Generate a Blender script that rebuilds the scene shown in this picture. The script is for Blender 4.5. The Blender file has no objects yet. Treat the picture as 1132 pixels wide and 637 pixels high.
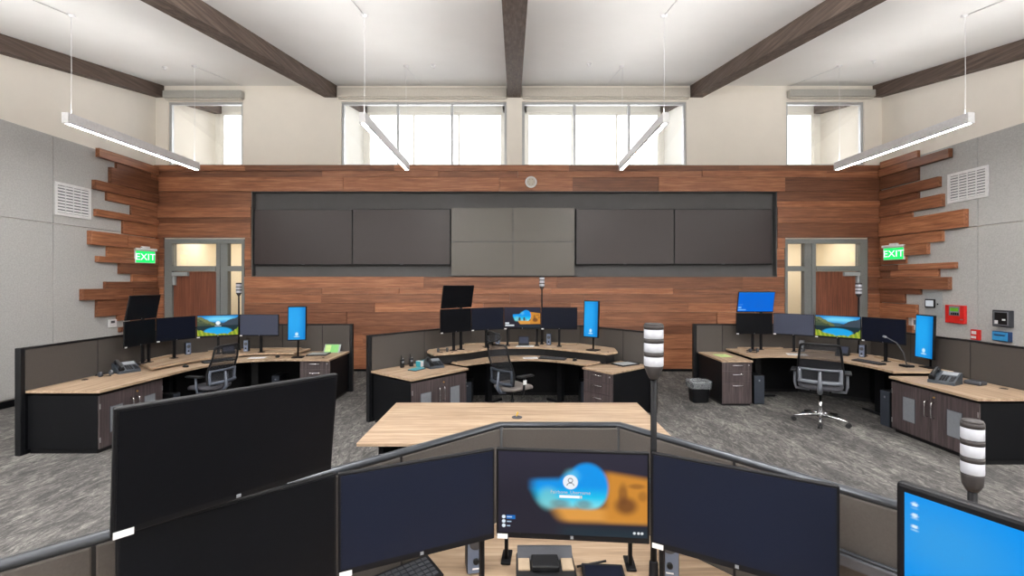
import bpy, bmesh, math, random
import numpy as np
from mathutils import Vector, Matrix
R = math.radians
PI = math.pi
SC = bpy.context.scene
COL = SC.collection
rnd = random.Random(7)

# ------------------------------------------------------------------ colours and materials
def lin(c):
    out = []
    for v in c:
        v = v / 255.0
        out.append(v / 12.92 if v <= 0.04045 else ((v + 0.055) / 1.055) ** 2.4)
    return tuple(out) + (1.0,)

class NT:
    def __init__(self, name):
        self.m = bpy.data.materials.new(name)
        self.m.use_nodes = True
        self.t = self.m.node_tree
        self.t.nodes.clear()
        self.out = self.n('ShaderNodeOutputMaterial')
    def n(self, typ, **kw):
        nd = self.t.nodes.new(typ)
        for k, v in kw.items():
            setattr(nd, k, v)
        return nd
    def l(self, a, b):
        self.t.links.new(a, b)
    def bsdf(self, col=None, rough=0.5, metal=0.0, spec=0.5):
        b = self.n('ShaderNodeBsdfPrincipled')
        b.inputs['Roughness'].default_value = rough
        b.inputs['Metallic'].default_value = metal
        b.inputs['Specular IOR Level'].default_value = spec
        if col is not None:
            b.inputs['Base Color'].default_value = col
        self.l(b.outputs[0], self.out.inputs[0])
        return b
    def coords(self, scale=(1, 1, 1), rot=(0, 0, 0), which='Object'):
        tc = self.n('ShaderNodeTexCoord')
        mp = self.n('ShaderNodeMapping')
        mp.inputs['Scale'].default_value = scale
        mp.inputs['Rotation'].default_value = rot
        self.l(tc.outputs[which], mp.inputs[0])
        return mp
    def noise(self, vec, scale=5, detail=4, rough=0.55, dist=0.0):
        nz = self.n('ShaderNodeTexNoise')
        nz.inputs['Scale'].default_value = scale
        nz.inputs['Detail'].default_value = detail
        nz.inputs['Roughness'].default_value = rough
        nz.inputs['Distortion'].default_value = dist
        self.l(vec, nz.inputs['Vector'])
        return nz
    def ramp(self, fac, stops, interp='LINEAR'):
        r = self.n('ShaderNodeValToRGB')
        r.color_ramp.interpolation = interp
        e = r.color_ramp.elements
        while len(e) < len(stops):
            e.new(0.5)
        for el, (p, c) in zip(e, stops):
            el.position = p
            el.color = c
        self.l(fac, r.inputs[0])
        return r
    def mix(self, fac, a, b, mode='MIX'):
        m = self.n('ShaderNodeMix', data_type='RGBA', blend_type=mode)
        if isinstance(fac, (int, float)):
            m.inputs[0].default_value = fac
        else:
            self.l(fac, m.inputs[0])
        for s, i in ((a, 6), (b, 7)):
            if isinstance(s, tuple):
                m.inputs[i].default_value = s
            else:
                self.l(s, m.inputs[i])
        return m.outputs[2]
    def bump(self, h, b, strength=0.2, dist=0.002):
        bp = self.n('ShaderNodeBump')
        bp.inputs['Strength'].default_value = strength
        bp.inputs['Distance'].default_value = dist
        self.l(h, bp.inputs['Height'])
        self.l(bp.outputs[0], b.inputs['Normal'])

M = {}
def plain(key, rgb, rough=0.5, metal=0.0, spec=0.5, mottle=0.06, scale=30):
    t = NT(key)
    b = t.bsdf(None, rough, metal, spec)
    mp = t.coords()
    nz = t.noise(mp.outputs[0], scale, 3)
    c = lin(rgb)
    lo = tuple(x * (1 - mottle) for x in c[:3]) + (1,)
    hi = tuple(min(1, x * (1 + mottle)) for x in c[:3]) + (1,)
    r = t.ramp(nz.outputs['Fac'], [(0.3, lo), (0.7, hi)])
    t.l(r.outputs[0], b.inputs['Base Color'])
    M[key] = t.m
    return t, b, nz

def wood(key, stops, along, stretch=18, scale=1.6, rough=0.45, island=False, fine=0.35):
    """straight-grained timber: noise drawn out along one axis, plank tone shifted at random for each loose board"""
    t = NT(key)
    b = t.bsdf(None, rough, 0, 0.4)
    sc = [stretch, stretch, stretch]
    rot = (0, 0, 0)
    if isinstance(along, (int, float)):
        rot = (0, 0, -R(along)); sc[0] = 1
    else:
        sc['xyz'.index(along)] = 1
    tc = t.n('ShaderNodeTexCoord')
    mr = t.n('ShaderNodeMapping'); mr.inputs['Rotation'].default_value = rot
    t.l(tc.outputs['Object'], mr.inputs[0])
    mp = t.n('ShaderNodeMapping'); mp.inputs['Scale'].default_value = sc
    t.l(mr.outputs[0], mp.inputs[0])
    vec = mp.outputs[0]
    geo = t.n('ShaderNodeNewGeometry')
    if island:
        ad = t.n('ShaderNodeVectorMath', operation='ADD')
        ml = t.n('ShaderNodeMath', operation='MULTIPLY'); ml.inputs[1].default_value = 97.0
        t.l(geo.outputs['Random Per Island'], ml.inputs[0])
        t.l(vec, ad.inputs[0]); t.l(ml.outputs[0], ad.inputs[1])
        vec = ad.outputs[0]
    n1 = t.noise(vec, scale, 5, 0.6, 0.4)
    n2 = t.noise(vec, scale * 5, 3, 0.5)
    r = t.ramp(n1.outputs['Fac'], stops)
    dark = t.ramp(n2.outputs['Fac'], [(0.35, (0.62, 0.6, 0.58, 1)), (0.6, (1, 1, 1, 1))])
    c = t.mix(fine, r.outputs[0], dark.outputs[0], 'MULTIPLY')
    if island:
        tone = t.ramp(geo.outputs['Random Per Island'], [(0.0, (0.50, 0.46, 0.44, 1)), (0.3, (0.76, 0.72, 0.70, 1)), (0.6, (0.98, 0.97, 0.95, 1)), (1.0, (1.35, 1.3, 1.22, 1))])
        c = t.mix(1.0, c, tone.outputs[0], 'MULTIPLY')
    t.l(c, b.inputs['Base Color'])
    t.bump(n2.outputs['Fac'], b, 0.12, 0.001)
    M[key] = t.m

CLAD = [(0.28, lin((104, 64, 45))), (0.5, lin((138, 90, 64))), (0.72, lin((168, 118, 88)))]
wood('cladding_back', CLAD, 'x', island=True)
wood('cladding_side', CLAD, 'y', island=True)
OAK = [(0.28, lin((132, 110, 90))), (0.5, lin((166, 142, 118))), (0.72, lin((190, 168, 144)))]
wood('oak_x', OAK, 0, 16, 1.3, 0.45, fine=0.5)
wood('oak_y', OAK, 90, 16, 1.3, 0.45, fine=0.5)
wood('oak_p45', OAK, 50, 16, 1.3, 0.45, fine=0.5)
wood('oak_n45', OAK, -50, 16, 1.3, 0.45, fine=0.5)
wood('walnut_front', [(0.25, lin((44, 38, 40))), (0.5, lin((66, 57, 58))), (0.75, lin((90, 79, 79)))], 'z', 20, 1.8, 0.5)
wood('door_walnut', [(0.25, lin((84, 46, 34))), (0.5, lin((112, 66, 48))), (0.75, lin((140, 88, 64)))], 'z', 26, 1.5, 0.45)
wood('beam_wood', [(0.25, lin((66, 54, 48))), (0.5, lin((92, 78, 70))), (0.75, lin((122, 106, 96)))], 'y', 22, 1.2, 0.75)

t, b, nz = plain('cream_paint', (236, 230, 220), 0.85, mottle=0.015, scale=3)
t, b, nz = plain('ceiling_paint', (236, 236, 235), 0.9, mottle=0.012, scale=2)
t, b, nz = plain('corridor_paint', (236, 226, 204), 0.85, mottle=0.015, scale=2)
t, b, nz = plain('acoustic_fabric', (178, 178, 177), 0.95, spec=0.1, mottle=0.10, scale=45)
t.bump(nz.outputs['Fac'], b, 0.25, 0.004)
t, b, nz = plain('panel_fabric', (73, 69, 66), 0.9, spec=0.2, mottle=0.07, scale=120)
plain('black_laminate', (10, 11, 14), 0.55, spec=0.16)
plain('black_plastic', (14, 15, 18), 0.45, spec=0.3)
plain('bezel_black', (13, 13, 16), 0.5, spec=0.15)
plain('tower_front', (48, 53, 62), 0.5, spec=0.3)
plain('speaker_blue', (96, 108, 130), 0.45)
plain('dark_grey_plastic', (58, 60, 66), 0.45)
plain('grey_plastic', (112, 116, 122), 0.45)
plain('slate_plastic', (74, 80, 92), 0.45)
plain('white_plastic', (226, 226, 228), 0.4)
plain('loft_paint', (244, 242, 236), 0.85, mottle=0.01, scale=3)
plain('phone_grey', (46, 52, 60), 0.45)
plain('chair_grey', (92, 96, 104), 0.45)
plain('yellow_cable', (214, 176, 40), 0.5)
plain('lamp_ring', (52, 49, 49), 0.55, spec=0.2)
plain('lens_white', (164, 166, 174), 0.35)
plain('pale_grey_paint', (160, 165, 168), 0.5)
plain('door_frame_paint', (112, 115, 114), 0.45, spec=0.5)
plain('recess_paint', (78, 77, 78), 0.75, mottle=0.04, scale=4)
plain('shade_fabric', (196, 190, 180), 0.8)
plain('shade_grey', (170, 168, 162), 0.55)
plain('aluminium', (196, 198, 200), 0.38, 0.6)
plain('satin_metal', (168, 170, 172), 0.32, 0.85)
plain('chrome', (225, 226, 228), 0.16, 1.0)
plain('brass', (190, 150, 80), 0.3, 0.9)
plain('rail_metal', (46, 49, 54), 0.34, 0.5)
plain('pendant_grey', (232, 232, 235), 0.5)
plain('red_paint', (200, 34, 30), 0.4)
plain('blue_plastic', (52, 140, 196), 0.4)
plain('dark_blue_plastic', (28, 52, 92), 0.4)
plain('teal_plastic', (48, 140, 156), 0.45)
plain('paper', (225, 227, 230), 0.8)
plain('green_paper', (128, 196, 116), 0.7)
plain('pale_green_paper', (196, 226, 150), 0.7)
plain('rubber', (20, 20, 22), 0.7)
plain('grey_mesh_seat', (116, 110, 107), 0.9, spec=0.2)
plain('seat_fabric', (70, 70, 76), 0.9, spec=0.2)
plain('tan_wall', (150, 132, 110), 0.8)
plain('tan_sign', (190, 168, 140), 0.7)

def carpet():
    t = NT('carpet')
    b = t.bsdf(None, 0.97, 0, 0.08)
    low = t.noise(t.coords((1.3, 0.55, 1), (0, 0, R(6))).outputs[0], 1.4, 4, 0.6, 1.0)
    fl = t.noise(t.coords((7.5, 2.4, 1), (0, 0, R(9))).outputs[0], 2.0, 10, 0.76, 1.4)
    fl2 = t.noise(t.coords((22.0, 7.0, 1), (0, 0, R(-7))).outputs[0], 2.0, 7, 0.82, 1.2)
    n3 = t.noise(t.coords((1, 1, 1)).outputs[0], 160, 2, 0.7)
    ad = t.n('ShaderNodeMath', operation='MULTIPLY_ADD'); ad.inputs[1].default_value = 0.45
    t.l(low.outputs['Fac'], ad.inputs[0]); t.l(fl.outputs['Fac'], ad.inputs[2])
    base = t.ramp(ad.outputs[0], [(0.58, lin((70, 69, 69))), (0.71, lin((88, 86, 85))), (0.80, lin((112, 110, 107))), (0.92, lin((142, 139, 135)))])
    fleck = t.ramp(fl2.outputs['Fac'], [(0.34, (0.55, 0.55, 0.55, 1)), (0.52, (0.92, 0.92, 0.92, 1)), (0.66, (1.5, 1.48, 1.46, 1))])
    c1 = t.mix(0.85, base.outputs[0], fleck.outputs[0], 'MULTIPLY')
    r3 = t.ramp(n3.outputs['Fac'], [(0.3, (0.7, 0.7, 0.7, 1)), (0.7, (1.15, 1.15, 1.15, 1))])
    c3 = t.mix(0.5, c1, r3.outputs[0], 'MULTIPLY')
    t.l(c3, b.inputs['Base Color'])
    t.bump(n3.outputs['Fac'], b, 0.5, 0.004)
    M['carpet'] = t.m
carpet()

def thin_glass(key, tint=(1, 1, 1), refl=0.06):
    t = NT(key)
    tr = t.n('ShaderNodeBsdfTransparent'); tr.inputs[0].default_value = tint + (1,)
    gl = t.n('ShaderNodeBsdfGlossy'); gl.inputs['Roughness'].default_value = 0.02
    fr = t.n('ShaderNodeFresnel'); fr.inputs[0].default_value = 1.45
    mx = t.n('ShaderNodeMixShader')
    t.l(fr.outputs[0], mx.inputs[0]); t.l(tr.outputs[0], mx.inputs[1]); t.l(gl.outputs[0], mx.inputs[2])
    t.l(mx.outputs[0], t.out.inputs[0])
    M[key] = t.m
thin_glass('glass', (0.985, 0.985, 0.985))

def mesh_cloth(key, rgb, open_=0.35):
    t = NT(key)
    b = t.bsdf(lin(rgb), 0.8, 0, 0.3)
    tr = t.n('ShaderNodeBsdfTransparent')
    mp = t.coords((1, 1, 1))
    wv = t.n('ShaderNodeTexWave', wave_type='BANDS', bands_direction='Z')
    wv.inputs['Scale'].default_value = 60
    t.l(mp.outputs[0], wv.inputs['Vector'])
    ml = t.n('ShaderNodeMath', operation='MULTIPLY'); ml.inputs[1].default_value = open_ * 2
    t.l(wv.outputs['Fac'], ml.inputs[0])
    mx = t.n('ShaderNodeMixShader')
    t.l(ml.outputs[0], mx.inputs[0]); t.l(b.outputs[0], mx.inputs[1]); t.l(tr.outputs[0], mx.inputs[2])
    t.l(mx.outputs[0], t.out.inputs[0])
    M[key] = t.m
mesh_cloth('chair_mesh', (40, 41, 46), 0.28)

def bag_plastic():
    t = NT('bin_liner')
    b = t.bsdf(lin((150, 155, 160)), 0.2, 0, 0.6)
    tr = t.n('ShaderNodeBsdfTransparent')
    mx = t.n('ShaderNodeMixShader'); mx.inputs[0].default_value = 0.5
    t.l(b.outputs[0], mx.inputs[1]); t.l(tr.outputs[0], mx.inputs[2]); t.l(mx.outputs[0], t.out.inputs[0])
    M['bin_liner'] = t.m
bag_plastic()

def emit(key, rgb, strength):
    t = NT(key)
    e = t.n('ShaderNodeEmission')
    e.inputs[0].default_value = lin(rgb); e.inputs[1].default_value = strength
    t.l(e.outputs[0], t.out.inputs[0])
    M[key] = t.m
emit('diffuser_down', (255, 252, 248), 120.0)
emit('ceiling_fill_glow', (255, 252, 248), 34.0)  # ceiling fill, added as an upward glow
emit('exit_green', (40, 240, 110), 1.3)
emit('exit_letter', (225, 255, 235), 1.6)
emit('lcd_green', (120, 190, 60), 0.6)
emit('lcd_white', (225, 230, 235), 0.7)

def painted_screen(key='screen_picture', strength=1.0):
    """a lit display: its picture is the colour attribute 'picture'"""
    t = NT(key)
    at = t.n('ShaderNodeAttribute', attribute_name='picture')
    b = t.bsdf(lin((6, 6, 8)), 0.35, 0, 0.08)
    t.l(at.outputs['Color'], b.inputs['Emission Color'])
    b.inputs['Emission Strength'].default_value = strength
    M[key] = t.m
painted_screen()

def off_screen(key, rgb, rough, spec=0.5):
    t = NT(key)
    t.bsdf(lin(rgb), rough, 0, spec)
    M[key] = t.m
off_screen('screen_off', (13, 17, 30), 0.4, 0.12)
off_screen('screen_black_no_sheen', (7, 8, 12), 0.4, 0.12)  # off screen with the reflection left out of its colour
off_screen('screen_navy_sheen', (16, 21, 36), 0.4, 0.14)  # off screen with a bluish reflection put into its colour
off_screen('screen_idle', (50, 55, 72), 0.45, 0.3)
off_screen('screen_wall', (44, 35, 35), 0.42, 0.45)
off_screen('screen_video', (78, 73, 66), 0.42, 0.6)

# ------------------------------------------------------------------ mesh building
class MB:
    def __init__(self):
        self.bm = bmesh.new()
        self.T = Matrix.Identity(4)
    def v(self, p):
        return self.bm.verts.new(self.T @ Vector(p))
    def f(self, vs, mi=0, smooth=False):
        try:
            fc = self.bm.faces.new(vs)
        except ValueError:
            return None
        fc.material_index = mi
        fc.smooth = smooth
        return fc
    def box(self, x0, x1, y0, y1, z0, z1, mi=0):
        p = [self.v(q) for q in ((x0, y0, z0), (x1, y0, z0), (x1, y1, z0), (x0, y1, z0), (x0, y0, z1), (x1, y0, z1), (x1, y1, z1), (x0, y1, z1))]
        for q in ((3, 2, 1, 0), (4, 5, 6, 7), (0, 1, 5, 4), (1, 2, 6, 5), (2, 3, 7, 6), (3, 0, 4, 7)):
            self.f([p[i] for i in q], mi)
        return self
    def rbox(self, x0, x1, y0, y1, z0, z1, r=0.005, mi=0, n=2):
        """box with rounded edges"""
        old = set(self.bm.verts)
        self.box(x0, x1, y0, y1, z0, z1, mi)
        nv = [q for q in self.bm.verts if q not in old]
        ed = set()
        for q in nv:
            ed.update(q.link_edges)
        bmesh.ops.bevel(self.bm, geom=list(ed), offset=r, segments=n, affect='EDGES', profile=0.5, clamp_overlap=True, material=mi)
        return self
    def prism(self, poly, z0, z1, mi=0, r=0.0):
        a = sum(poly[i][0] * poly[(i + 1) % len(poly)][1] - poly[(i + 1) % len(poly)][0] * poly[i][1] for i in range(len(poly)))
        if a < 0:
            poly = poly[::-1]
        lo = [self.v((p[0], p[1], z0)) for p in poly]
        hi = [self.v((p[0], p[1], z1)) for p in poly]
        n = len(poly)
        self.f(lo[::-1], mi); top = self.f(hi, mi)
        for i in range(n):
            self.f([lo[i], lo[(i + 1) % n], hi[(i + 1) % n], hi[i]], mi)
        if r and top:
            bmesh.ops.bevel(self.bm, geom=list(top.edges), offset=r, segments=2, affect='EDGES', profile=0.5, material=mi)
        return self
    def prism_x(self, poly, x0, x1, mi=0):
        """profile in (y, z) drawn out along x"""
        old = self.T
        self.T = old @ Matrix(((0, 0, 1, 0), (1, 0, 0, 0), (0, 1, 0, 0), (0, 0, 0, 1)))
        self.prism(poly, x0, x1, mi)
        self.T = old
        return self
    def rings(self, rings, mi=0, cap=True, smooth=True, closed=True):
        vs = [[self.v(p) for p in r] for r in rings]
        n = len(vs[0])
        for a, b in zip(vs, vs[1:]):
            for i in range(n if closed else n - 1):
                j = (i + 1) % n
                self.f([a[i], a[j], b[j], b[i]], mi, smooth)
        if cap:
            self.f(vs[0][::-1], mi); self.f(vs[-1], mi)
        return self
    def lathe(self, prof, c=(0, 0, 0), seg=20, mi=0, smooth=True, cap=True):
        rs = []
        for r, z in prof:
            rs.append([(c[0] + r * math.cos(2 * PI * i / seg), c[1] + r * math.sin(2 * PI * i / seg), c[2] + z) for i in range(seg)])
        return self.rings(rs, mi, cap, smooth)
    def cyl(self, p0, p1, r0, r1=None, seg=14, mi=0, smooth=True):
        r1 = r0 if r1 is None else r1
        return self.tube([p0, p1], [r0, r1], seg, mi, smooth)
    def tube(self, pts, rad, seg=8, mi=0, smooth=True, closed=False, flat=1.0):
        pts = [Vector(p) for p in pts]
        n = len(pts)
        rad = [rad] * n if isinstance(rad, (int, float)) else rad
        rs = []
        up = None
        for i, p in enumerate(pts):
            if closed:
                d = pts[(i + 1) % n] - pts[i - 1]
            else:
                d = pts[min(i + 1, n - 1)] - pts[max(i - 1, 0)]
            d.normalize()
            if up is None:
                up = Vector((0, 0, 1)) if abs(d.z) < 0.9 else Vector((0, 1, 0))
            s = d.cross(up)
            if s.length < 1e-5:
                s = d.cross(Vector((1, 0, 0)))
            s.normalize()
            u = s.cross(d).normalized()
            up = u
            rs.append([p + s * (rad[i] * math.cos(2 * PI * k / seg)) + u * (rad[i] * flat * math.sin(2 * PI * k / seg)) for k in range(seg)])
        if closed:
            rs.append(rs[0])
            return self.rings(rs, mi, False, smooth)
        return self.rings(rs, mi, True, smooth)
    def build(self, name, mats, parent=None, loc=None, rz=0.0, kind=None, label=None):
        bm = self.bm
        bmesh.ops.recalc_face_normals(bm, faces=bm.faces)
        me = bpy.data.meshes.new(name)
        bm.to_mesh(me); bm.free()
        if isinstance(mats, str):
            mats = [mats]
        for k in mats:
            me.materials.append(M[k])
        o = bpy.data.objects.new(name, me)
        COL.objects.link(o)
        if parent is not None:
            o.parent = parent
        if loc is not None:
            o.location = loc
        o.rotation_euler.z = rz
        if kind:
            o['kind'] = kind
        if label:
            o['label'] = label
        return o

def thing(name, label, cat, loc=(0, 0, 0), rz=0.0, group=None):
    o = bpy.data.objects.new(name, None)
    o.empty_display_size = 0.1
    COL.objects.link(o)
    o.location = (loc[0], loc[1], loc[2] + (.001 if .5 < loc[2] < 1.0 else 0)); o.rotation_euler.z = rz
    return tag(o, label, cat, group)

def tag(o, label, cat, group=None):
    o['label'] = label; o['category'] = cat; o['kind'] = 'thing'
    if group:
        o['group'] = group
    return o

def copy_thing(root, loc, rz, label, group=None):
    r = root.copy(); COL.objects.link(r)
    r.location = loc; r.rotation_euler.z = rz
    r['label'] = label
    if group:
        r['group'] = group
    for ch in list(root.children):
        c = ch.copy(); COL.objects.link(c); c.parent = r
        for g in list(ch.children):
            d = g.copy(); COL.objects.link(d); d.parent = c
    return r

def text_mesh(name, s, size, mat, parent, loc, rot, depth=0.001):
    cu = bpy.data.curves.new(name, 'FONT')
    cu.body = s; cu.size = size; cu.align_x = 'CENTER'; cu.align_y = 'CENTER'; cu.extrude = depth
    tmp = bpy.data.objects.new(name + '_outline', cu)
    COL.objects.link(tmp)
    dg = bpy.context.evaluated_depsgraph_get()
    me = bpy.data.meshes.new_from_object(tmp.evaluated_get(dg))
    COL.objects.unlink(tmp); bpy.data.objects.remove(tmp)
    me.materials.clear(); me.materials.append(M[mat])
    o = bpy.data.objects.new(name, me)
    COL.objects.link(o)
    o.parent = parent; o.location = loc; o.rotation_euler = rot
    return o

def smooth_path(pts, n=6):
    """Catmull-Rom through plan points"""
    out = []
    for i in range(len(pts) - 1):
        p0 = pts[max(i - 1, 0)]; p1 = pts[i]; p2 = pts[i + 1]; p3 = pts[min(i + 2, len(pts) - 1)]
        for k in range(n):
            s = k / n
            out.append(tuple(0.5 * ((2 * b) + (-a + c) * s + (2 * a - 5 * b + 4 * c - d) * s * s + (-a + 3 * b - 3 * c + d) * s ** 3) for a, b, c, d in zip(p0, p1, p2, p3)))
    out.append(tuple(pts[-1]))
    return out
# ------------------------------------------------------------------ camera, world
cam = bpy.data.cameras.new('camera')
cam.sensor_fit = 'HORIZONTAL'; cam.sensor_width = 36.0
cam.lens = 36.0 * 510.0 / 1132.0
cam.shift_x = -2.0 / 1132.0
cam.shift_y = -5.5 / 1132.0
cam.clip_start = 0.05
co = bpy.data.objects.new('camera', cam); COL.objects.link(co)
co.location = (0, 0, 2.0); co.rotation_euler = (PI / 2, 0, 0)
SC.camera = co

w = bpy.data.worlds.new('overcast_sky'); SC.world = w
w.use_nodes = True
bgn = w.node_tree.nodes['Background']
bgn.inputs[0].default_value = (0.97, 0.98, 1.0, 1); bgn.inputs[1].default_value = 5.5

vs = SC.view_settings
vs.view_transform = 'Standard'; vs.look = 'None'; vs.gamma = 1.0; vs.exposure = 0.0
vs.use_curve_mapping = False
SC.cycles.use_denoising = True
SC.cycles.max_bounces = 8
SC.cycles.diffuse_bounces = 5
SC.cycles.transparent_max_bounces = 12
SC.cycles.sample_clamp_indirect = 8.0

# ------------------------------------------------------------------ room shell
XL, XR, YB, YR = -8.15, 8.38, 10.5, -3.2        # left, right, back, rear wall planes
ZW = 4.68                                       # top of the timber cladding, sill of the clerestory
def zc(y):
    return 6.49 - 0.186 * (YB - y)              # underside of the sloping ceiling

MB().box(XL - 0.2, XR + 0.2, YR - 0.2, 12.9, -0.12, 0.0).build('floor', 'carpet', kind='structure')

def sloped(x0, x1, y0, y1, t=0.2):
    m = MB()
    m.prism_x([(y0, zc(y0)), (y1, zc(y1)), (y1, zc(y1) + t), (y0, zc(y0) + t)], x0, x1)
    return m
sloped(XL - 0.2, XR + 0.2, YR - 0.2, 13.0).build('ceiling', 'ceiling_paint', kind='structure')

def side_wall(name, x0, x1):
    m = MB()
    m.prism_x([(YR, 0), (12.8, 0), (12.8, zc(12.8)), (YR, zc(YR))], x0, x1)
    return m.build(name, 'cream_paint', kind='structure')
wl = side_wall('wall_left', XL - 0.2, XL)
wr = side_wall('wall_right', XR, XR + 0.2)
MB().box(XL - 0.2, XR + 0.2, YR - 0.2, YR, 0, zc(YR)).build('wall_rear', 'cream_paint', kind='structure')

# acoustic wall panels, butted with a fine joint
def acoustic(wall, xa, xb, ybreaks, zb, ztop):
    m = MB()
    for a, b_ in zip(ybreaks, ybreaks[1:]):
        for z0, z1 in ((0.12, zb), (zb, ztop)):
            m.rbox(xa, xb, a + 0.004, b_ - 0.004, z0 + 0.004, z1 - 0.004, 0.006)
    o = m.build('acoustic_panel', 'acoustic_fabric', wall, kind='structure')
    return o
acoustic(wl, XL, XL + 0.035, [YR + 0.02, -1.0, 2.0, 5.05, 8.13, YB - 0.02], 3.05, 4.6)
acoustic(wr, XR - 0.035, XR, [YR + 0.02, -1.0, 2.0, 5.2, 8.30, YB - 0.02], 3.02, 4.63)
MB().box(XL + 0.035, XL + 0.05, YR, YB - 0.1, 0, 0.11).build('baseboard_left', 'black_laminate', kind='structure')
MB().box(XR - 0.05, XR - 0.035, YR, YB - 0.1, 0, 0.11).build('baseboard_right', 'black_laminate', kind='structure')

# back wall: pieces around the doors, the display niche and the clerestory
DL = (-7.93, -6.12); DR = (6.16, 8.03); DH = 3.0
NI = (-5.95, 5.97, 2.14, 4.08)
WIN = [(-7.87, -6.17), (-3.93, -0.16), (0.19, 3.93), (6.2, 7.98)]
ZH = 6.13
m = MB()
T0, T1 = YB, YB + 0.25
m.box(XL, DL[0], T0, T1, 0, ZW); m.box(DL[1], DR[0], T0 + 0.12, T1, 0, ZW); m.box(DR[1], XR, T0, T1, 0, ZW)
m.box(DL[0], DL[1], T0, T1, DH, ZW); m.box(DR[0], DR[1], T0, T1, DH, ZW)
m.box(DL[1], NI[0], T0, T0 + 0.12, 0, ZW); m.box(NI[1], DR[0], T0, T0 + 0.12, 0, ZW)
m.box(NI[0], NI[1], T0, T0 + 0.12, 0, NI[2]); m.box(NI[0], NI[1], T0, T0 + 0.12, NI[3], ZW)
xs = [XL] + [q for wn in WIN for q in wn] + [XR]
for i in range(0, len(xs), 2):
    m.box(xs[i], xs[i + 1], T0, T1, ZW, ZH)
m.box(XL, XR, T0, T1, ZH, zc(T0))
wb = m.build('wall_back', 'cream_paint', kind='structure')
m = MB()
m.box(NI[0], NI[1], T0 + 0.10, T0 + 0.12, NI[2], NI[3])
m.box(NI[0] - 0.005, NI[0] + 0.015, T0 - 0.03, T0 + 0.10, NI[2], NI[3]); m.box(NI[1] - 0.015, NI[1] + 0.005, T0 - 0.03, T0 + 0.10, NI[2], NI[3])
m.box(NI[0], NI[1], T0 - 0.03, T0 + 0.10, NI[3] - 0.015, NI[3] + 0.005); m.box(NI[0], NI[1], T0 - 0.03, T0 + 0.10, NI[2] - 0.005, NI[2] + 0.015)
m.build('trim_8', 'recess_paint', kind='structure')

# ------------------------------------------------------------------ timber cladding: boards of random length standing slightly proud of each other
def pz(y):
    return 2.0 + (313 - y) / 48.57
rb = random.Random(21)
m = MB()
rows = [183, 189.5, 196.3, 212, 222.5, 229, 241, 247, 263, 275, 287, 296, 306, 318.8, 325, 335, 345, 360.7, 369, 386, 409.5]
for a, b_ in zip(rows, rows[1:]):
    z1, z0 = pz(a), pz(b_)
    z0 = max(z0, 0.0)
    mid = (a + b_) / 2
    spans = [(XL, XR)]
    cuts = []
    if 212 <= mid <= 306: cuts.append((NI[0] - 0.01, NI[1] + 0.01))
    if mid >= 263: cuts += [(DL[0] - 0.01, DL[1] + 0.01), (DR[0] - 0.01, DR[1] + 0.01)]
    for c0, c1 in cuts:
        ns = []
        for s0, s1 in spans:
            if c1 <= s0 or c0 >= s1: ns.append((s0, s1)); continue
            if c0 > s0: ns.append((s0, c0))
            if c1 < s1: ns.append((c1, s1))
        spans = ns
    for s0, s1 in spans:
        x = s0
        while x < s1 - 0.01:
            L = rb.uniform(1.6, 4.4)
            e = x + L
            if s1 - e < 0.7: e = s1
            d = rb.choice((0.022, 0.03, 0.042, 0.052))
            m.rbox(x + 0.001, e - 0.001, T0 - d, T0, z0 + 0.001, z1 - 0.001, 0.003, n=1)
            x = e
m.build('trim_1', 'cladding_back', kind='structure')
MB().box(DL[1] + 0.02, DR[0] - 0.02, T0 - 0.06, T0, 0, 0.05).build('baseboard_back', 'black_laminate', kind='structure')

def side_cladding(name, x_in, sgn, table, ref):
    """boards running out from the corner along a side wall; table: end depth, corner rows"""
    m = MB()
    for (yend, a, b_, d) in table:
        x0, x1 = (x_in, x_in + d) if sgn > 0 else (x_in - d, x_in)
        z1, z0 = pz(a), pz(b_)
        if z1 - z0 < 0.03: continue
        cut = yend + (YB - yend) * rb.uniform(0.45, 0.8)
        if YB - yend > 1.1 and rb.random() < 0.5:
            m.rbox(x0, x1, yend, cut - 0.001, z0 + 0.001, z1 - 0.001, 0.003, n=1)
            m.rbox(x0, x1, cut + 0.001, YB - 0.055, z0 + 0.001, z1 - 0.001, 0.003, n=1)
        else:
            m.rbox(x0, x1, yend, YB - 0.055, z0 + 0.001, z1 - 0.001, 0.003, n=1)
    m.build(name, 'cladding_side', kind='structure')
LT = [(8.946, 185.5, 194.1, .085), (9.37, 194.1, 200.2, .05), (9.22, 200.2, 216, .075), (8.863, 216.4, 225.3, .09), (9.15, 225.3, 233.4, .055), (9.74, 233.4, 243.4, .045),
      (8.9, 243.4, 250.2, .085), (9.53, 250.2, 263.5, .05), (8.766, 264.5, 277.4, .095), (9.165, 277.4, 287.5, .055), (8.93, 287.5, 293.2, .075), (9.44, 293.2, 303.8, .06),
      (9.757, 303.8, 311.6, .045), (9.11, 311.6, 318.4, .06), (8.61, 318.4, 328.8, .095), (8.93, 328.8, 345, .06), (9.4, 345, 350.5, .05), (9.75, 350.5, 357, .04), (9.45, 357, 362, .06), (9.8, 362, 386, .045), (9.6, 386, 409.5, .05)]
side_cladding('trim_2', XL + 0.035, 1, LT, 172)
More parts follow.
